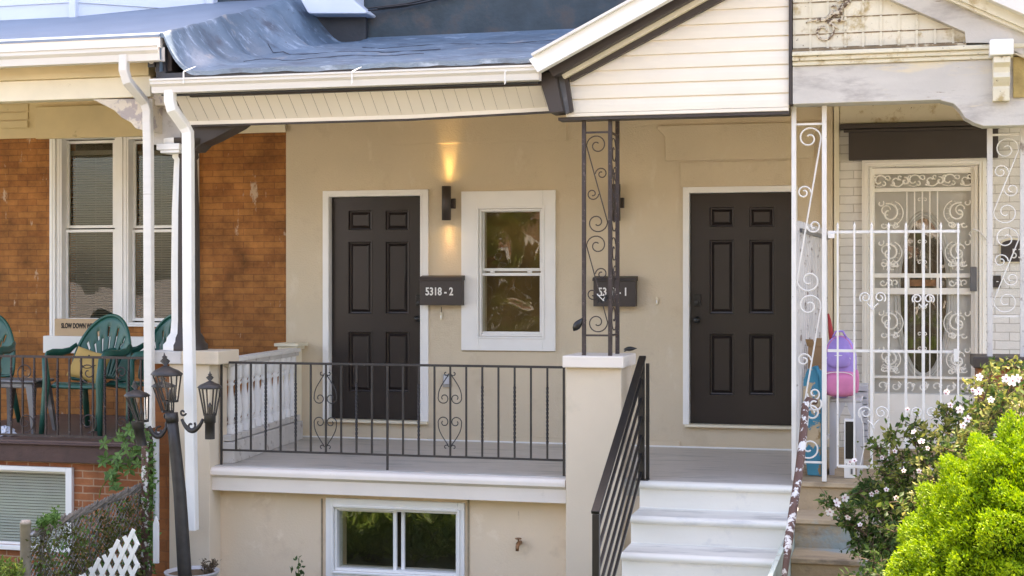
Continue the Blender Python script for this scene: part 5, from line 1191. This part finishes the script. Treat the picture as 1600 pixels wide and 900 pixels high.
mb = MB(); mb.tube([(bx-.05,Yb-.06,zz(524)-.01),(bx-.03,Yb-.06,zz(524)+.03),(bx+.02,Yb-.06,zz(524)+.032),(bx+.045,Yb-.06,zz(524)-.012)], .008, 6); mb.build('handle', M['purple'], t)
mb = MB(); lump(mb, bx+.112, Yb-.01, zz(595), .022, .06, .085, 3); mb.build('side_pocket', M['pink'], t)
mb = MB(); mb.tube([P3(1300,530,Yb),P3(1298,518,Yb+.02),P3(1296,500,Yb+.03),P3(1294,490,Yb+.03)], [.02,.018,.012,.006], 6); mb.build('strap', M['red'], t)
yt_ = -1.65
t = thing('plastic_table', (PX(1325,yt_), yt_, FR), 'small white plastic table with arched legs under the lilac backpack', 'table')
x0, x1 = PX(1296,yt_-.2), PX(1347,yt_-.2); zt_ = W(1320,622,yt_-.2)[1]
MB().box(x0,x1,yt_-.2,yt_+.2,zt_-.03,zt_).build('top', M['greyplast'], t, .01)
xm = (x0+x1)/2
for yy in (yt_-.195, yt_+.18):
    mb = MB(); hh = zt_-.031
    for s, xo in ((-1,x0),(1,x1)):
        mb.prism([(xo,FR),(xo-s*.035,FR),(xo-s*.055,hh-.16),(xm+s*.012,hh-.03),(xm,hh),(xo,hh)] if True else [], yy, yy+.02)
    mb.build('leg_panel', M['greyplast'], t)
MB().box(x0+.005,x0+.02,yt_-.174,yt_+.179,FR,zt_-.031).build('side_panel', M['greyplast'], t)
x0,x1 = PX(1319,-1.98), PX(1336,-1.98); z1 = W(1328,655,-1.98)[1]; t = thing('tower_fan', ((x0+x1)/2,-1.96,FR), 'narrow white tower fan with a dark front under the plastic table', 'fan')
mb = MB().box(x0,x1,-2.0,-1.93,FR,z1); mb.build('body', M['vinyl'], t, .006); zc_ = FR+.14
MB().box(x0+.010,x1-.010,-2.004,-2.0005,zc_,z1-.015).build('grille', M['blackhw'], t); 
mb = MB(); mb.box(x1-.03,x1-.016,-2.004,-2.0005,FR+.03,FR+.07); 
for k in range(3): mb.box(x0+.015+.018*k,x0+.021+.018*k,-2.003,-2.0005,FR+.10,FR+.106)
mb.build('button', M['greymetal'], t)
MB().tube([P3(1342,640,-2.05),P3(1349,665,-2.05),P3(1350,700,-2.05),P3(1344,728,-2.05)], .004, 5).build('power_cord', M['vinyl'], t)
# boards leaning inside the column
t = thing('painted_board', (PX(1272,-1.95),-1.95,FR), 'tan board with teal painted patches leaning behind the white column', 'board')
pl = [W(px,py,-1.95) for px,py in ((1256,590),(1262,577),(1274,571),(1286,580),(1290,610),(1291,690),(1288,744),(1262,742),(1256,690),(1253,640))]
MB().prism(pl, -1.97, -1.93).build('board', M['tan'], t, .006)
mb = MB(); mb.tube([P3(px,py,-1.975) for px,py in ((1275,572),(1282,590),(1285,620),(1286,660),(1286,742))], .016, 6); mb.build('edge_band', M['teal'], t)
t = thing('cardboard_box', (PX(1277,-1.75),-1.75,FR), 'tall open brown cardboard box behind the painted board', 'box')
x0,x1,z0,z1 = RECT(1264,540,1291,560,-1.75)
mb = MB(); yy0, yy1 = -1.85, -1.6; mb.box(x0,x1,yy0,yy0+.006,FR,z1); mb.box(x0,x1,yy1,yy1+.006,FR,z1); mb.box(x0,x0+.006,yy0+.0061,yy1-.0001,FR,z1); mb.box(x1-.006,x1,yy0+.0061,yy1-.0001,FR,z1); mb.build('body', M['wood'], t)
mb = MB(); mb.bar((x0+.02,yy0-.005,z1),(x0+.01,yy0-.03,z1+.05),.06,.006); mb.bar((x1-.04,yy0-.003,z1),(x1-.04,yy0-.01,z1+.06),.07,.006); mb.build('flap', M['wood'], t)
x0,x1,z0,z1 = RECT(1335,600,1352,690,-1.3); mb = MB()
for k in range(9): mb.box(x0-.02,x1+.02,-1.35-.006,-1.05,FR+.10*k if False else z0+(z1-z0)*k/9,z0+(z1-z0)*(k+.8)/9)
tag(mb.build('stacked_trays', M['greyplast']), 'stack of pale plastic trays between the backpack and the security door', 'trays')

# ================= lamp post =================
YL = -3.0
lp = thing('lamp_post', (PX(290,YL), YL, .7), 'leaning black garden lamp post with four glass lanterns in front of the shared pier', 'lamp post')
pA, pB, pT = P3(294,985,YL), P3(281,770,YL), P3(268,645,YL)
MB().tube([pA, pA.lerp(pB,.5), pB, pB.lerp(pT,.6), pT], [.052,.050,.046,.042,.040], 14).build('pole', M['ironblk'], lp)
MB().tube([pT.lerp(pB,.12), pT.lerp(pB,.0)], [.046,.046], 14).build('collar', M['ironblk'], lp)
def lantern(cpx, base, eave, fin, Y, wpx, lean=(0,0), stem=None):
    b = P3(cpx, base, Y); e = P3(cpx, eave, Y); t_ = P3(cpx, fin, Y); s = (PX(cpx+wpx/2,Y)-PX(cpx-wpx/2,Y))/2
    r1, r0 = s*.95, s*.50; n = 6; L = Vector((lean[0],lean[1],0)); hz = e.z-b.z
    def q(r, z, k): 
        a = 2*math.pi*(k+.25)/n; return Vector((b.x+r*math.cos(a)+L.x*(z-b.z), b.y+r*math.sin(a)+L.y*(z-b.z), z))
    mb = MB()
    for k in range(n):
        mb.bar(q(r0,b.z,k), q(r1,e.z,k), .009)
        mb.bar(q(r1,e.z,k), q(r1,e.z,(k+1)%n), .012); mb.bar(q(r0,b.z,k), q(r0,b.z,(k+1)%n), .012)
    fr_ = mb.build('lantern', M['ironblk'], lp)
    mb = MB(); mb.add([q(r0*.97,b.z+.004,k) for k in range(n)]+[q(r1*.97,e.z-.004,k) for k in range(n)], [(k,(k+1)%n,(k+1)%n+n,k+n) for k in range(n)]); mb.build('lantern_glass', M['lampglass'], fr_)
    hr_ = t_.z-e.z
    mb = MB(); mb.lathe([(s*1.06,e.z),(s*1.06,e.z+hr_*.06),(s*.82,e.z+hr_*.20),(s*.36,e.z+hr_*.34),(s*.30,e.z+hr_*.37),(s*.10,e.z+hr_*.42),(s*.34,e.z+hr_*.62),(s*.12,e.z+hr_*.76),(s*.20,e.z+hr_*.80),(s*.08,e.z+hr_*.86),(s*.02,t_.z)], b.x+L.x*hz, b.y+L.y*hz, 12, axis=(L.x,L.y)); mb.build('lantern_roof', M['ironblk'], fr_)
    mb = MB(); mb.lathe([(.014,b.z),(.016,b.z+hz*.3),(.006,b.z+hz*.45)], b.x, b.y, 8); mb.build('lamp_holder', M['black'], fr_)
    if stem:
        st_ = P3(cpx, stem, Y); mb = MB(); mb.lathe([(s*.42,st_.z-b.z+b.z),(s*.42,b.z-.06),(s*.50,b.z-.058),(s*.50,b.z-.002)], b.x-L.x*(b.z-st_.z)*0, b.y, 14, axis=(L.x,L.y)); mb.build('socket', M['ironblk'], fr_)
    return b
lantern(266, 627, 586, 551, YL, 42, lean=(-.14,.0))
lantern(262, 643, 604, 584, YL+.35, 32, lean=(-.18,.0))
bR = lantern(328, 648, 606, 580, YL-.02, 33, stem=686)
bL = lantern(222, 658, 619, 594, YL-.05, 34, lean=(-.22,0), stem=696)
def arm(p0, p1, drop, sgn):
    a = Vector(p0); b = Vector(p1); pts = [a.lerp(b, t/12)+Vector((0,0,-drop*math.sin(math.pi*t/12)**.8)) for t in range(13)]
    mb = MB(); mb.tube(pts, [.012,.014,.016,.017,.018,.018,.018,.018,.018,.017,.016,.014,.012], 6)
    c0 = a + Vector((sgn*.01,0,.05)); mb.tube([(x,a.y,z) for x,z in spiral(c0.x,c0.z,.006,.026,0,sgn*6,14)], .008, 5)
    m = a.lerp(b,.45)+Vector((0,0,-drop*.55)); mb.tube([(x,m.y,z) for x,z in spiral(m.x,m.z,.01,.035,1,1+sgn*6,14)], .008, 5)
    mb.build('arm', M['ironblk'], lp)
arm(P3(284,655,YL), P3(317,655,YL-.02), .085, 1); arm(P3(262,662,YL), P3(233,666,YL-.05), .085, -1)
arm(P3(266,662,YL+.03), P3(262,655,YL+.35), .05, -1)

# ================= left garden fence, lattice, pipe =================
yA_, yB_ = -2.32, -3.80
fA, fB = P3(233,757,yA_), P3(47,836,yB_)
fc = thing('chain_link_fence', (fB.x, yB_, .7), 'old chain link fence overgrown with brown vines in front of the basement window', 'fence')
MB().tube([fA.lerp(fB,t/8)+Vector((0,0,.006*math.sin(t*2))) for t in range(9)], .017, 8).build('top_rail', M['galv'], fc)
p = P3(40,812,yB_); MB().lathe([(.036,.7),(.036,p.z-.03),(.040,p.z-.028),(.030,p.z-.004),(.008,p.z)], p.x, yB_, 12).build('post', mat('weathered_fence_post',(.36,.30,.25),.8,.2,12,.4), fc)
mb = MB(); L_ = (fB-fA).length; nW = 27; hgt = 1.25; dirv = (fB-fA)/nW; dia = L_/nW
for k in range(-int(hgt/dia)-1, nW+1):
    for s in (1,-1):
        pts = []
        j = 0
        for j in range(0, int(hgt/dia)+2):
            i = (k+j) if s > 0 else (nW-k-j)
            if 0 <= i <= nW:
                top = fA+dirv*i; zq = top.z+.03-j*dia
                if j == 0: zq = top.z+.035
                pts.append((top.x+(.003 if s>0 else -.003), top.y, zq))
        if len(pts) > 1: mb.tube(pts, .0030, 3, caps=False)
mb.build('wire_mesh', M['galv'], fc)
la = thing('garden_lattice', (PX(185,-3.45), -3.45, .7), 'white plastic lattice panel with a pointed top leaning in front of the vines', 'lattice')
YT = -3.45; poly = [W(px,py,YT) for px,py in ((113,912),(160,868),(187,842),(214,824),(216,870),(217,960),(113,960))]
def clip(a, b, poly):
    ts = []
    for i in range(len(poly)):
        p, q = poly[i], poly[(i+1)%len(poly)]; d = (b[0]-a[0],b[1]-a[1]); e = (q[0]-p[0],q[1]-p[1]); den = d[0]*e[1]-d[1]*e[0]
        if abs(den) < 1e-9: continue
        t = ((p[0]-a[0])*e[1]-(p[1]-a[1])*e[0])/den; u = ((p[0]-a[0])*d[1]-(p[1]-a[1])*d[0])/den
        if 0 <= u < 1: ts.append(t)
    ts.sort(); return [(ts[i],ts[i+1]) for i in range(0,len(ts)-1,2)]
mb = MB(); xs = [p[0] for p in poly]; zs = [p[1] for p in poly]
for s, dy in ((1.9,0),(-1.9,.008)):
    k = -30
    while k < 60:
        a = (min(xs)+k*.078, min(zs)); b = (a[0]+1.0/abs(s)*(1 if s>0 else -1), a[1]+1.0)
        for t0, t1 in clip(a, b, poly):
            if t1-t0 > .02: mb.bar((a[0]+(b[0]-a[0])*t0,YT+dy,a[1]+(b[1]-a[1])*t0),(a[0]+(b[0]-a[0])*t1,YT+dy,a[1]+(b[1]-a[1])*t1),.030,.006,up=(0,1,0))
        k += 1
mb.build('lattice_strips', M['vinyl'], la)
x, z1 = W(244,678,-2.42); _, z0 = W(244,812,-2.42)
pp = thing('drain_pipe', (x,-2.42,z0), 'grey plastic drain pipe joined under the white downspout at the shared pier', 'pipe')
MB().lathe([(.024,z0),(.024,z1)], x, -2.42, 12).build('pipe', M['pvc'], pp); MB().lathe([(.029,z1-.035),(.029,z1+.015)], x, -2.42, 12).build('coupling', M['pvc'], pp)
x, z = W(244,812,-2.6); x2, z2 = W(245,880,-2.6); mb = MB(); mb.prism([(x-.022,z2),(x+.022,z2),(x+.022,z-.03),(x+.012,z+.0),(x,z+.03),(x-.012,z),(x-.022,z-.03)], -2.61, -2.59)
t = mb.build('garden_stake', M['vinyl'], None, .002); tag(t, 'short white pointed picket standing at the foot of the drain pipe', 'stake')
x, z1 = W(228,675,-2.45); MB
wp = MB().box(x-.03,x+.03,-2.47,-2.41,.7,W(232,690,-2.45)[1]).build('fence_post', M['peel'], None, .004); tag(wp, 'square fence post with flaking white paint, wrapped in leaves beside the drain pipe', 'post')

# ================= plants =================
rg = np.random.default_rng(11)
def leaves(mb, cen, size, up=.3, aspect=.5, droop=0, out=None, pts=5):
    """small folded leaves at the given centres"""
    cen = np.asarray(cen); n = len(cen)
    d = rg.normal(size=(n,3)); d[:,2] += up
    if out is not None: d += out*1.2
    d /= np.linalg.norm(d,axis=1)[:,None]
    r = np.cross(d, rg.normal(size=(n,3))); r /= np.linalg.norm(r,axis=1)[:,None]
    nn = np.cross(r, d); s = size*(.6+.8*rg.random((n,1)))
    base = cen; mid = cen+d*s*.5+nn*s*.06; tip = cen+d*s+nn*s*(-.04-droop)
    l = mid+r*s*aspect*.5; q = mid-r*s*aspect*.5
    vs = np.stack([base,q,tip,l],1).reshape(-1,3)
    b = len(mb.v); mb.v += [tuple(v) for v in vs.tolist()]
    mb.f += [[b+4*i,b+4*i+1,b+4*i+2,b+4*i+3] for i in range(n)]; mb.m += [mb.cur]*n; mb.smooth += [False]*n
def petals(mb, c, r_, nrm, n=5):
    nrm = Vector(nrm).normalized(); a = nrm.orthogonal().normalized(); b = nrm.cross(a)
    for k in range(n):
        th = 2*math.pi*k/n+rnd.random()*.2; d = a*math.cos(th)+b*math.sin(th); s = nrm.cross(d); c = Vector(c)
        mb.add([c, c+d*r_*.5-s*r_*.36+nrm*r_*.16, c+d*r_*.95-s*r_*.30+nrm*r_*.26, c+d*r_+s*r_*.22+nrm*r_*.22, c+d*r_*.5+s*r_*.36+nrm*r_*.16], [(0,1,2,3,4)])
# lime globe shrub
sc_c = P3(1590,960,-5.75); RX = 1.05
tips = []; outs = []
lob = [(rg.normal(size=3), .10+.16*rg.random()) for _ in range(230)]
lobd = np.array([l[0]/np.linalg.norm(l[0]) for l in lob]); lobr = np.array([l[1] for l in lob])
cen_s = np.array([PX(1660,-5.6), -5.75, W(1600,905,-5.6)[1]-.07]); rad = np.array([.76,.72,.94])
def shell(n, depth0, depth1, jit):
    u = rg.normal(size=(n*3,3)); u /= np.linalg.norm(u,axis=1)[:,None]; u = u[(u[:,1] < .35)&(u[:,2] > -.75)][:n]
    dt = u@lobd.T; best = dt.max(1); h = np.clip((best-.965)/.035,0,1); h2 = np.sort(dt,1)[:,-2]; edge = np.clip((best-h2)*60,0,1)
    rr = .84+.17*np.sqrt(h)*(.25+.75*edge) + .03*np.sin(u[:,0]*23)*np.sin(u[:,2]*19)
    top = 1-.10*np.clip(u[:,2],0,1)
    p = cen_s+u*rad*(rr*top)[:,None]*(1-depth0-(depth1-depth0)*rg.random((len(u),1))**1.5); p += rg.normal(size=p.shape)*jit
    return p, u
mb = MB(); p, u = shell(150000, -.02, .07, .004); leaves(mb, p, .0175, up=.5, aspect=.42, out=u)
t = thing('golden_shrub', tuple(cen_s-np.array([0,0,rad[2]])), 'dense bright lime green rounded shrub in the sun at the bottom right corner', 'shrub')
mb.build('foliage', M['lime'], t)
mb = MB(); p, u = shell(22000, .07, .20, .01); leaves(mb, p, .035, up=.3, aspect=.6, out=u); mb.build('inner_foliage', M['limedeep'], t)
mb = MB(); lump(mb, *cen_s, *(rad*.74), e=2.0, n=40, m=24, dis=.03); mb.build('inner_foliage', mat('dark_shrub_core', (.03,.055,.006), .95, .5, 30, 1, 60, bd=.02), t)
mb = MB(); mb.tube([(cen_s[0],cen_s[1],.7),(cen_s[0],cen_s[1],cen_s[2])], [.05,.03], 8); mb.build('stem', M['bark'], t)
# rose of sharon bushes with white flowers: branches that follow the picture's sprays
fs_ = thing('flowering_shrub', (PX(1450,-3.8), -3.8, .7), 'loose flowering shrub with small leaves and white blossoms before the right porch', 'shrub')
sprays = []
root = Vector((PX(1478,-3.9), -3.9, .7))
ends = [(1300,785,-3.7),(1325,812,-3.6),(1345,770,-3.5),(1340,850,-3.8),(1372,700,-3.4),(1385,740,-3.5),(1400,690,-3.7),(1428,665,-3.6),(1440,720,-3.9),(1455,675,-3.8),(1478,640,-3.6),(1500,690,-4.1),(1512,650,-3.8),(1530,612,-3.7),(1545,600,-3.9),(1560,650,-4.1),(1582,590,-3.8),(1595,640,-4.2),(1590,575,-3.6),(1375,800,-4.0),(1400,830,-4.2),(1365,880,-4.3),(1420,780,-4.2),(1345,900,-4.3),(1480,700,-4.2),(1410,760,-3.7),(1460,740,-4.2),(1530,690,-4.2),(1390,860,-4.0),(1570,625,-4.0),(1350,755,-3.3),(1380,775,-3.3),(1610,680,-4.2),(1555,575,-3.5),(1425,735,-3.4),(1500,645,-3.4),(1385,905,-4.5),(1435,830,-4.5)]
mbb = MB(); mbl = {'leafdk':MB(),'leafmid':MB(),'leafsunlit':MB()}
for i,(px,py,Y) in enumerate(ends):
    e = P3(px,py,Y); c1 = root.lerp(e,.4)+Vector((0,0,.35)); pts = []
    for k in range(13):
        t_ = k/12; pts.append(root*(1-t_)**2+c1*2*t_*(1-t_)+e*t_*t_ + Vector((rnd.gauss(0,.01),rnd.gauss(0,.01),rnd.gauss(0,.01))))
    mbb.tube(pts, [.012-.008*k/12 for k in range(13)], 5)
    for k in range(4,13):
        for q in range(12):
            side = Vector((rnd.gauss(0,1),rnd.gauss(0,1),rnd.gauss(0,.7)+.2)).normalized(); ln = .05+.09*rnd.random()
            tip = pts[k]+side*ln; mbb.tube([pts[k], tip], [.003,.0015], 3)
            nl = 6; cs = [tuple(pts[k].lerp(tip, .2+.8*rnd.random())+Vector((rnd.gauss(0,.015),rnd.gauss(0,.015),rnd.gauss(0,.015)))) for _ in range(nl)]
            key = 'leafsunlit' if (k > 9 and rnd.random() < .45 and px > 1380) else ('leafmid' if rnd.random()<.5 else 'leafdk')  # sunlit look painted by colour: yellow leaves at the outer branch ends
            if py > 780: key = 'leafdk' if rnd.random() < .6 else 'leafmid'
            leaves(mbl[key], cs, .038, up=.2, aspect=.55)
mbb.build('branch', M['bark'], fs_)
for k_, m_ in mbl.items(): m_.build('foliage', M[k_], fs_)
fl = [(1307,786,.055),(1297,800,.05),(1320,778,.05),(1325,808,.038),(1344,820,.03),(1531,589,.045),(1529,612,.055),(1582,595,.06),(1572,592,.05),(1590,592,.05),(1593,635,.04),(1596,645,.04),(1545,712,.03),(1480,612,.035),(1512,655,.045),(1500,640,.045),(1485,633,.035),(1440,690,.04),(1428,675,.035),(1450,700,.03),(1478,615,.03),(1548,624,.04),(1556,680,.035),(1520,610,.03),(1385,765,.03),(1400,778,.03),(1370,768,.028),(1362,772,.03),(1335,720,.035),(1328,722,.028),(1398,705,.03),(1418,640,.03),(1436,736,.03),(1505,665,.04),(1412,735,.028),(1378,715,.028)]
for (px,py,r_) in fl:
    Y = -3.9 if px < 1400 else -4.15
    c_ = P3(px,py,Y); mb = MB(); r_ *= .52; petals(mb, c_, r_, (rnd.gauss(-.1,.4),-1,rnd.gauss(.2,.4))); mb.cur = 1; mb.tube([c_+Vector((0,-.002,0)), c_+Vector((0,-.014,.004))], [.0045,.003], 5); o = mb.build('flower', [M['petal'], M['eye']], fs_)
    mbs = MB()
# soft fine leaved clump on the step
gp = thing('step_plant', (PX(1375,-3.0),-3.0,1.2), 'feathery deep green plant spilling over the brown stone steps', 'plant')
mb = MB(); cs = []
for k in range(2600):
    a = rg.random(); px = 1322+95*a; py = 778+ (-24*math.sin(math.pi*min(1,a*1.0+.05)))+ rg.random()*34 + 0; cs.append(tuple(P3(px, py, -3.05+.25*(rg.random()-.5))))
leaves(mb, cs, .030, up=.4, aspect=.22); mb.build('foliage', M['leafcr'], gp)
mb = MB()
for k in range(26):
    e = P3(1325+90*rg.random(), 762+20*rg.random(), -3.05); mb.tube([P3(1400,905,-3.2), P3(1385,810,-3.1), e], [.004,.003,.0015], 3)
mb.build('stem', M['bark'], gp)
# creeper with five-part leaves by the drain pipe
cr = thing('creeper', (PX(215,-2.5),-2.5,.7), 'green creeper with big five part leaves climbing by the brick pier', 'climbing plant')
def handleaf(mb, c, s, nrm, n=5):
    nrm = Vector(nrm).normalized(); up = Vector((0,0,1)); a = (up-nrm*up.dot(nrm)).normalized(); b = nrm.cross(a); c = Vector(c)
    for k in range(n):
        th = R(-144+72*k) if n == 5 else R(-60+60*k); d = -a*math.cos(th+math.pi)+b*math.sin(th+math.pi); q = nrm.cross(d)
        mb.add([c, c+d*s*.5-q*s*.26+nrm*s*.04, c+d*s-nrm*s*.1, c+d*s*.5+q*s*.26+nrm*s*.04], [(0,1,2,3)])
mb = MB(); stems = MB(); handleaf(mb, P3(163,692,-2.35), .068, (-.1,-1,.3))
pth = [P3(px,py,-2.36) for px,py in ((163,694),(185,680),(205,690),(225,700),(232,760),(232,900))]; stems.tube(pth, .004, 4)
stems.tube([P3(px,py,-2.36) for px,py in ((155,778),(157,765),(170,745),(178,720),(200,706),(225,700))], .004, 4)
spots = [(188,680),(200,676),(208,688),(196,700),(185,712),(205,712),(215,705),(220,690),(226,680),(178,742),(172,752),(186,735),(168,742),(180,765),(222,712),(212,722),(230,700),(192,690),(200,726),(184,722),(233,745),(236,760),(228,770),(238,755),(232,785),(238,835),(228,845),(234,850),(165,720),(203,668),(216,672)]
for px,py in spots:
    for q in range(2):
        c_ = P3(px+rnd.gauss(0,3),py+rnd.gauss(0,3),-2.42+rnd.gauss(0,.03)); handleaf(mb, c_, .050+.025*rnd.random(), (rnd.gauss(0,.4),-1,rnd.gauss(.4,.3)), 5 if rnd.random()<.6 else 3)
cs = [tuple(P3(rnd.uniform(226,242), rnd.uniform(690,900), -2.45+rnd.gauss(0,.03))) for _ in range(650)]; leaves(mb, cs, .03, up=.1, aspect=.6)
mb.build('leaves', M['leafcr'], cr); stems.build('stem', M['leafmid'], cr)
# dead vines on the chain link fence
vn = thing('dry_vine', (fB.x+.3, -3, .7), 'tangled brown and green vine covering the chain link fence', 'climbing plant')
mb = MB(); cs = []; cs2 = []
for k in range(14000):
    t_ = rg.random()**.9; q = fA.lerp(fB, t_); dz = rg.random()**.75*1.25; cs.append((q.x+rg.normal()*.035, q.y+rg.normal()*.03, q.z-dz+.0))
dn = np.array(cs); msk = (np.sin(dn[:,1]*17+dn[:,2]*6)+np.sin(dn[:,2]*15-dn[:,1]*5)+rg.normal(size=len(dn))*.6) > -.5
leaves(mb, dn[msk], .032, up=-.1, aspect=.55); mb.build('leaves', M['vine'], vn)
mb = MB(); leaves(mb, dn[~msk][:1800], .035, up=.1, aspect=.6); mb.build('green_leaves', M['leafcr'], vn)
mb = MB()
for k in range(7):
    pts = [fA.lerp(fB, min(1,max(0,t/30*(.9)+.08)))+Vector((.022*math.sin(t*1.4+k*1.1),.02*math.cos(t*1.4+k*1.1),.024*math.sin(t*1.4+k*1.1+1.5)+.004*k)) for t in range(31)]
    mb.tube(pts, .010 if k < 4 else .006, 5)
for k in range(26):
    q = fA.lerp(fB, rg.random()); pts = [Vector((q.x+rg.normal()*.03, q.y+rg.normal()*.06, q.z-.14*j)) for j in range(9)]; mb.tube(pts, .005, 4)
mb.build('stem', mat('dry_vine_stem',(.17,.145,.12),.8,.3,20,.3), vn)
# leaf tuft in front of the basement window and yellow plant in the corner
tp = thing('leafy_sprig', (PX(72,-3.7),-3.7,.9), 'small dark green sprig growing over the fence rail in front of the basement window', 'plant')
mb = MB(); cs = [tuple(P3(58+34*a, 822-16*a+rg.normal()*5, -3.7+rg.normal()*.03)) for a in rg.random(260)]; leaves(mb, cs, .034, up=.6, aspect=.55); mb.build('leaves', M['leafcr'], tp)
mb = MB(); mb.tube([P3(60,960,-3.75),P3(64,880,-3.7),P3(72,822,-3.7),P3(90,806,-3.7)], [.006,.005,.004,.002], 4); mb.build('stem', M['bark'], tp)
yp = thing('garden_plant', (PX(10,-4.0),-4.0,.7), 'bushy yellow green plant in the bottom left corner', 'plant')
mb = MB(); cs = [tuple(P3(-30+66*rg.random(), 872+60*rg.random()**.8+abs(rg.normal())*8, -4+rg.normal()*.08)) for a in range(1800)]; leaves(mb, cs, .032, up=.9, aspect=.4); mb.build('leaves', M['leafmid'], yp)
mb = MB(); 
for k in range(10): mb.tube([P3(4,1000,-4),P3(-20+50*rg.random(),885,-4)], [.005,.002], 4)
mb.build('stem', M['bark'], yp)
# weed by the basement window
wd = thing('weed', (PX(466,-2.35),-2.35,.7), 'single young weed growing up before the beige basement wall', 'plant')
mb = MB(); st = P3(467,1000,-2.35); mb.tube([st,P3(466,930,-2.35),P3(467,872,-2.35)], [.006,.005,.003], 5); mb.build('stem', M['leafmid'], wd)
mb = MB()
for (px,py,s) in ((467,872,.03),(461,876,.035),(473,878,.035),(465,884,.04),(470,886,.035),(456,894,.055),(476,896,.06),(462,898,.06),(470,905,.06),(455,910,.06),(480,912,.06)):
    for q in range(3): leaves(mb, [tuple(P3(px,py,-2.35))], s, up=.2, aspect=.6)
mb.build('leaves', M['leafdk'], wd)
# pot with dried plant
px_, py_ = W(300,893,-2.75); t = thing('plant_pot', (px_,-2.75,.7), 'wide pale pot with a dried brown plant at the foot of the lamp post', 'plant pot')
mb = MB(); mb.lathe([(.14,.7),(.17,py_-.05),(.20,py_-.01),(.205,py_+.005),(.19,py_+.006),(.18,py_-.02)], px_, -2.75, 24); mb.build('pot', M['terra'], t)
mb = MB(); mb.lathe([(.001,py_-.02),(.18,py_-.019)], px_, -2.75, 20); mb.build('soil', M['bark'], t)
mb = MB(); ms2 = MB()
for k in range(16):
    e = P3(310+32*rnd.random(), 872+14*rnd.random(), -2.72+rnd.gauss(0,.04)); b_ = Vector((PX(322,-2.75)+rnd.gauss(0,.02), -2.75, py_-.02)); ms2.tube([b_, b_.lerp(e,.5)+Vector((rnd.gauss(0,.01),0,.01)), e], [.003,.0025,.0015], 4)
    leaves(mb, [tuple(b_.lerp(e, .3+.7*rnd.random())+Vector((rnd.gauss(0,.01),rnd.gauss(0,.01),0))) for _ in range(16)], .022, up=.5, aspect=.5)
mb.build('dry_leaves', M['drybud'], t); ms2.build('stem', M['bark'], t)

n = 9000; q = np.stack([rg.uniform(-6.2,-2.3,n), rg.uniform(-5.2,-3.3,n), np.zeros(n)],1)
q[:,2] = .72+(.12+.30*np.clip(np.sin(q[:,0]*5.1+q[:,1]*2.3)+np.sin(q[:,0]*2.2-q[:,1]*4.7),0,2)/2)*rg.random(n)
mb = MB(); leaves(mb, q, .07, up=.5, aspect=.6); tag(mb.build('ground_cover', M['leafmid']), 'low leafy ground cover in the front garden below the basement window', 'ground cover', kind='stuff')
# ================= across the street, seen only as reflections and bounced light =================
for i, xh_ in enumerate((-13.5, -7.5, -1.5, 4.5, 10.5)):
    t = thing('far_row_house', (xh_, -23, 0), ['first','second','third','fourth','last'][i]+' brick row house across the street behind the camera, counted from the left', 'house', 'row houses across the street')
    MB().box(xh_-2.95, xh_+2.95, -29, -23, 0, 8.2).build('wall', M['facade_far'], t)
    MB().box(xh_-3, xh_+3, -23.4, -20.8, 3.9, 4.2).build('porch_roof', M['white'], t); MB().box(xh_-2.9, xh_+2.9, -23, -21, .0, 1.1).build('porch', M['concrete'], t)
    for k in (-2.6, 2.6): MB().box(xh_+k-.1, xh_+k+.1, -21.2, -21, 1.1, 3.9).build('column', M['white'], t)
    for k in (-1.6, 1.2):
        for z_ in (1.9, 5.2):
            w_ = MB().box(xh_+k-.55, xh_+k+.55, -23.0+.002, -22.95, z_, z_+1.7).build('window', M['white'], t); MB().box(xh_+k-.45, xh_+k+.45, -22.949, -22.94, z_+.1, z_+1.6).build('pane', M['blackhw'], w_)
mb = MB(); pts = []
for xh_ in np.arange(-16, 14, .9):
    n = 420; c0 = np.array([xh_, -19.0, 1.2]); u = rg.normal(size=(n,3)); u /= np.linalg.norm(u,axis=1)[:,None]; pts.append(c0+u*np.array([.8,.7,1.0])*(.6+.4*rg.random((n,1))))
leaves(mb, np.vstack(pts), .17, aspect=.7); tag(mb.build('hedge', M['leafmid']), 'long green hedge across the street behind the camera', 'hedge')
for i, (tx, h_) in enumerate(((-9.5,6.5),(-2.2,5.2),(5.8,6.5))):
    t = thing('street_tree', (tx,-17.0,0), ['tall street tree behind the camera at the left','small street tree behind the camera in the middle','tall street tree behind the camera at the right'][i], 'tree', 'street trees behind the camera')
    mb = MB(); mb.tube([(tx,-17,0),(tx+.1,-17,h_*.35),(tx,-17,h_*.7)], [.18,.14,.05], 8); mb.build('trunk', M['bark'], t)
    pts = []
    for q in range(16):
        u0 = rg.normal(size=3); c0 = np.array([tx,-17,h_*.72])+u0*np.array([.9,.8,.8]); u = rg.normal(size=(230,3)); u /= np.linalg.norm(u,axis=1)[:,None]; pts.append(c0+u*.8*rg.random((230,1))**.4)
    mb = MB(); leaves(mb, np.vstack(pts), .22, aspect=.7); mb.build('crown', M['leafmid'], t)
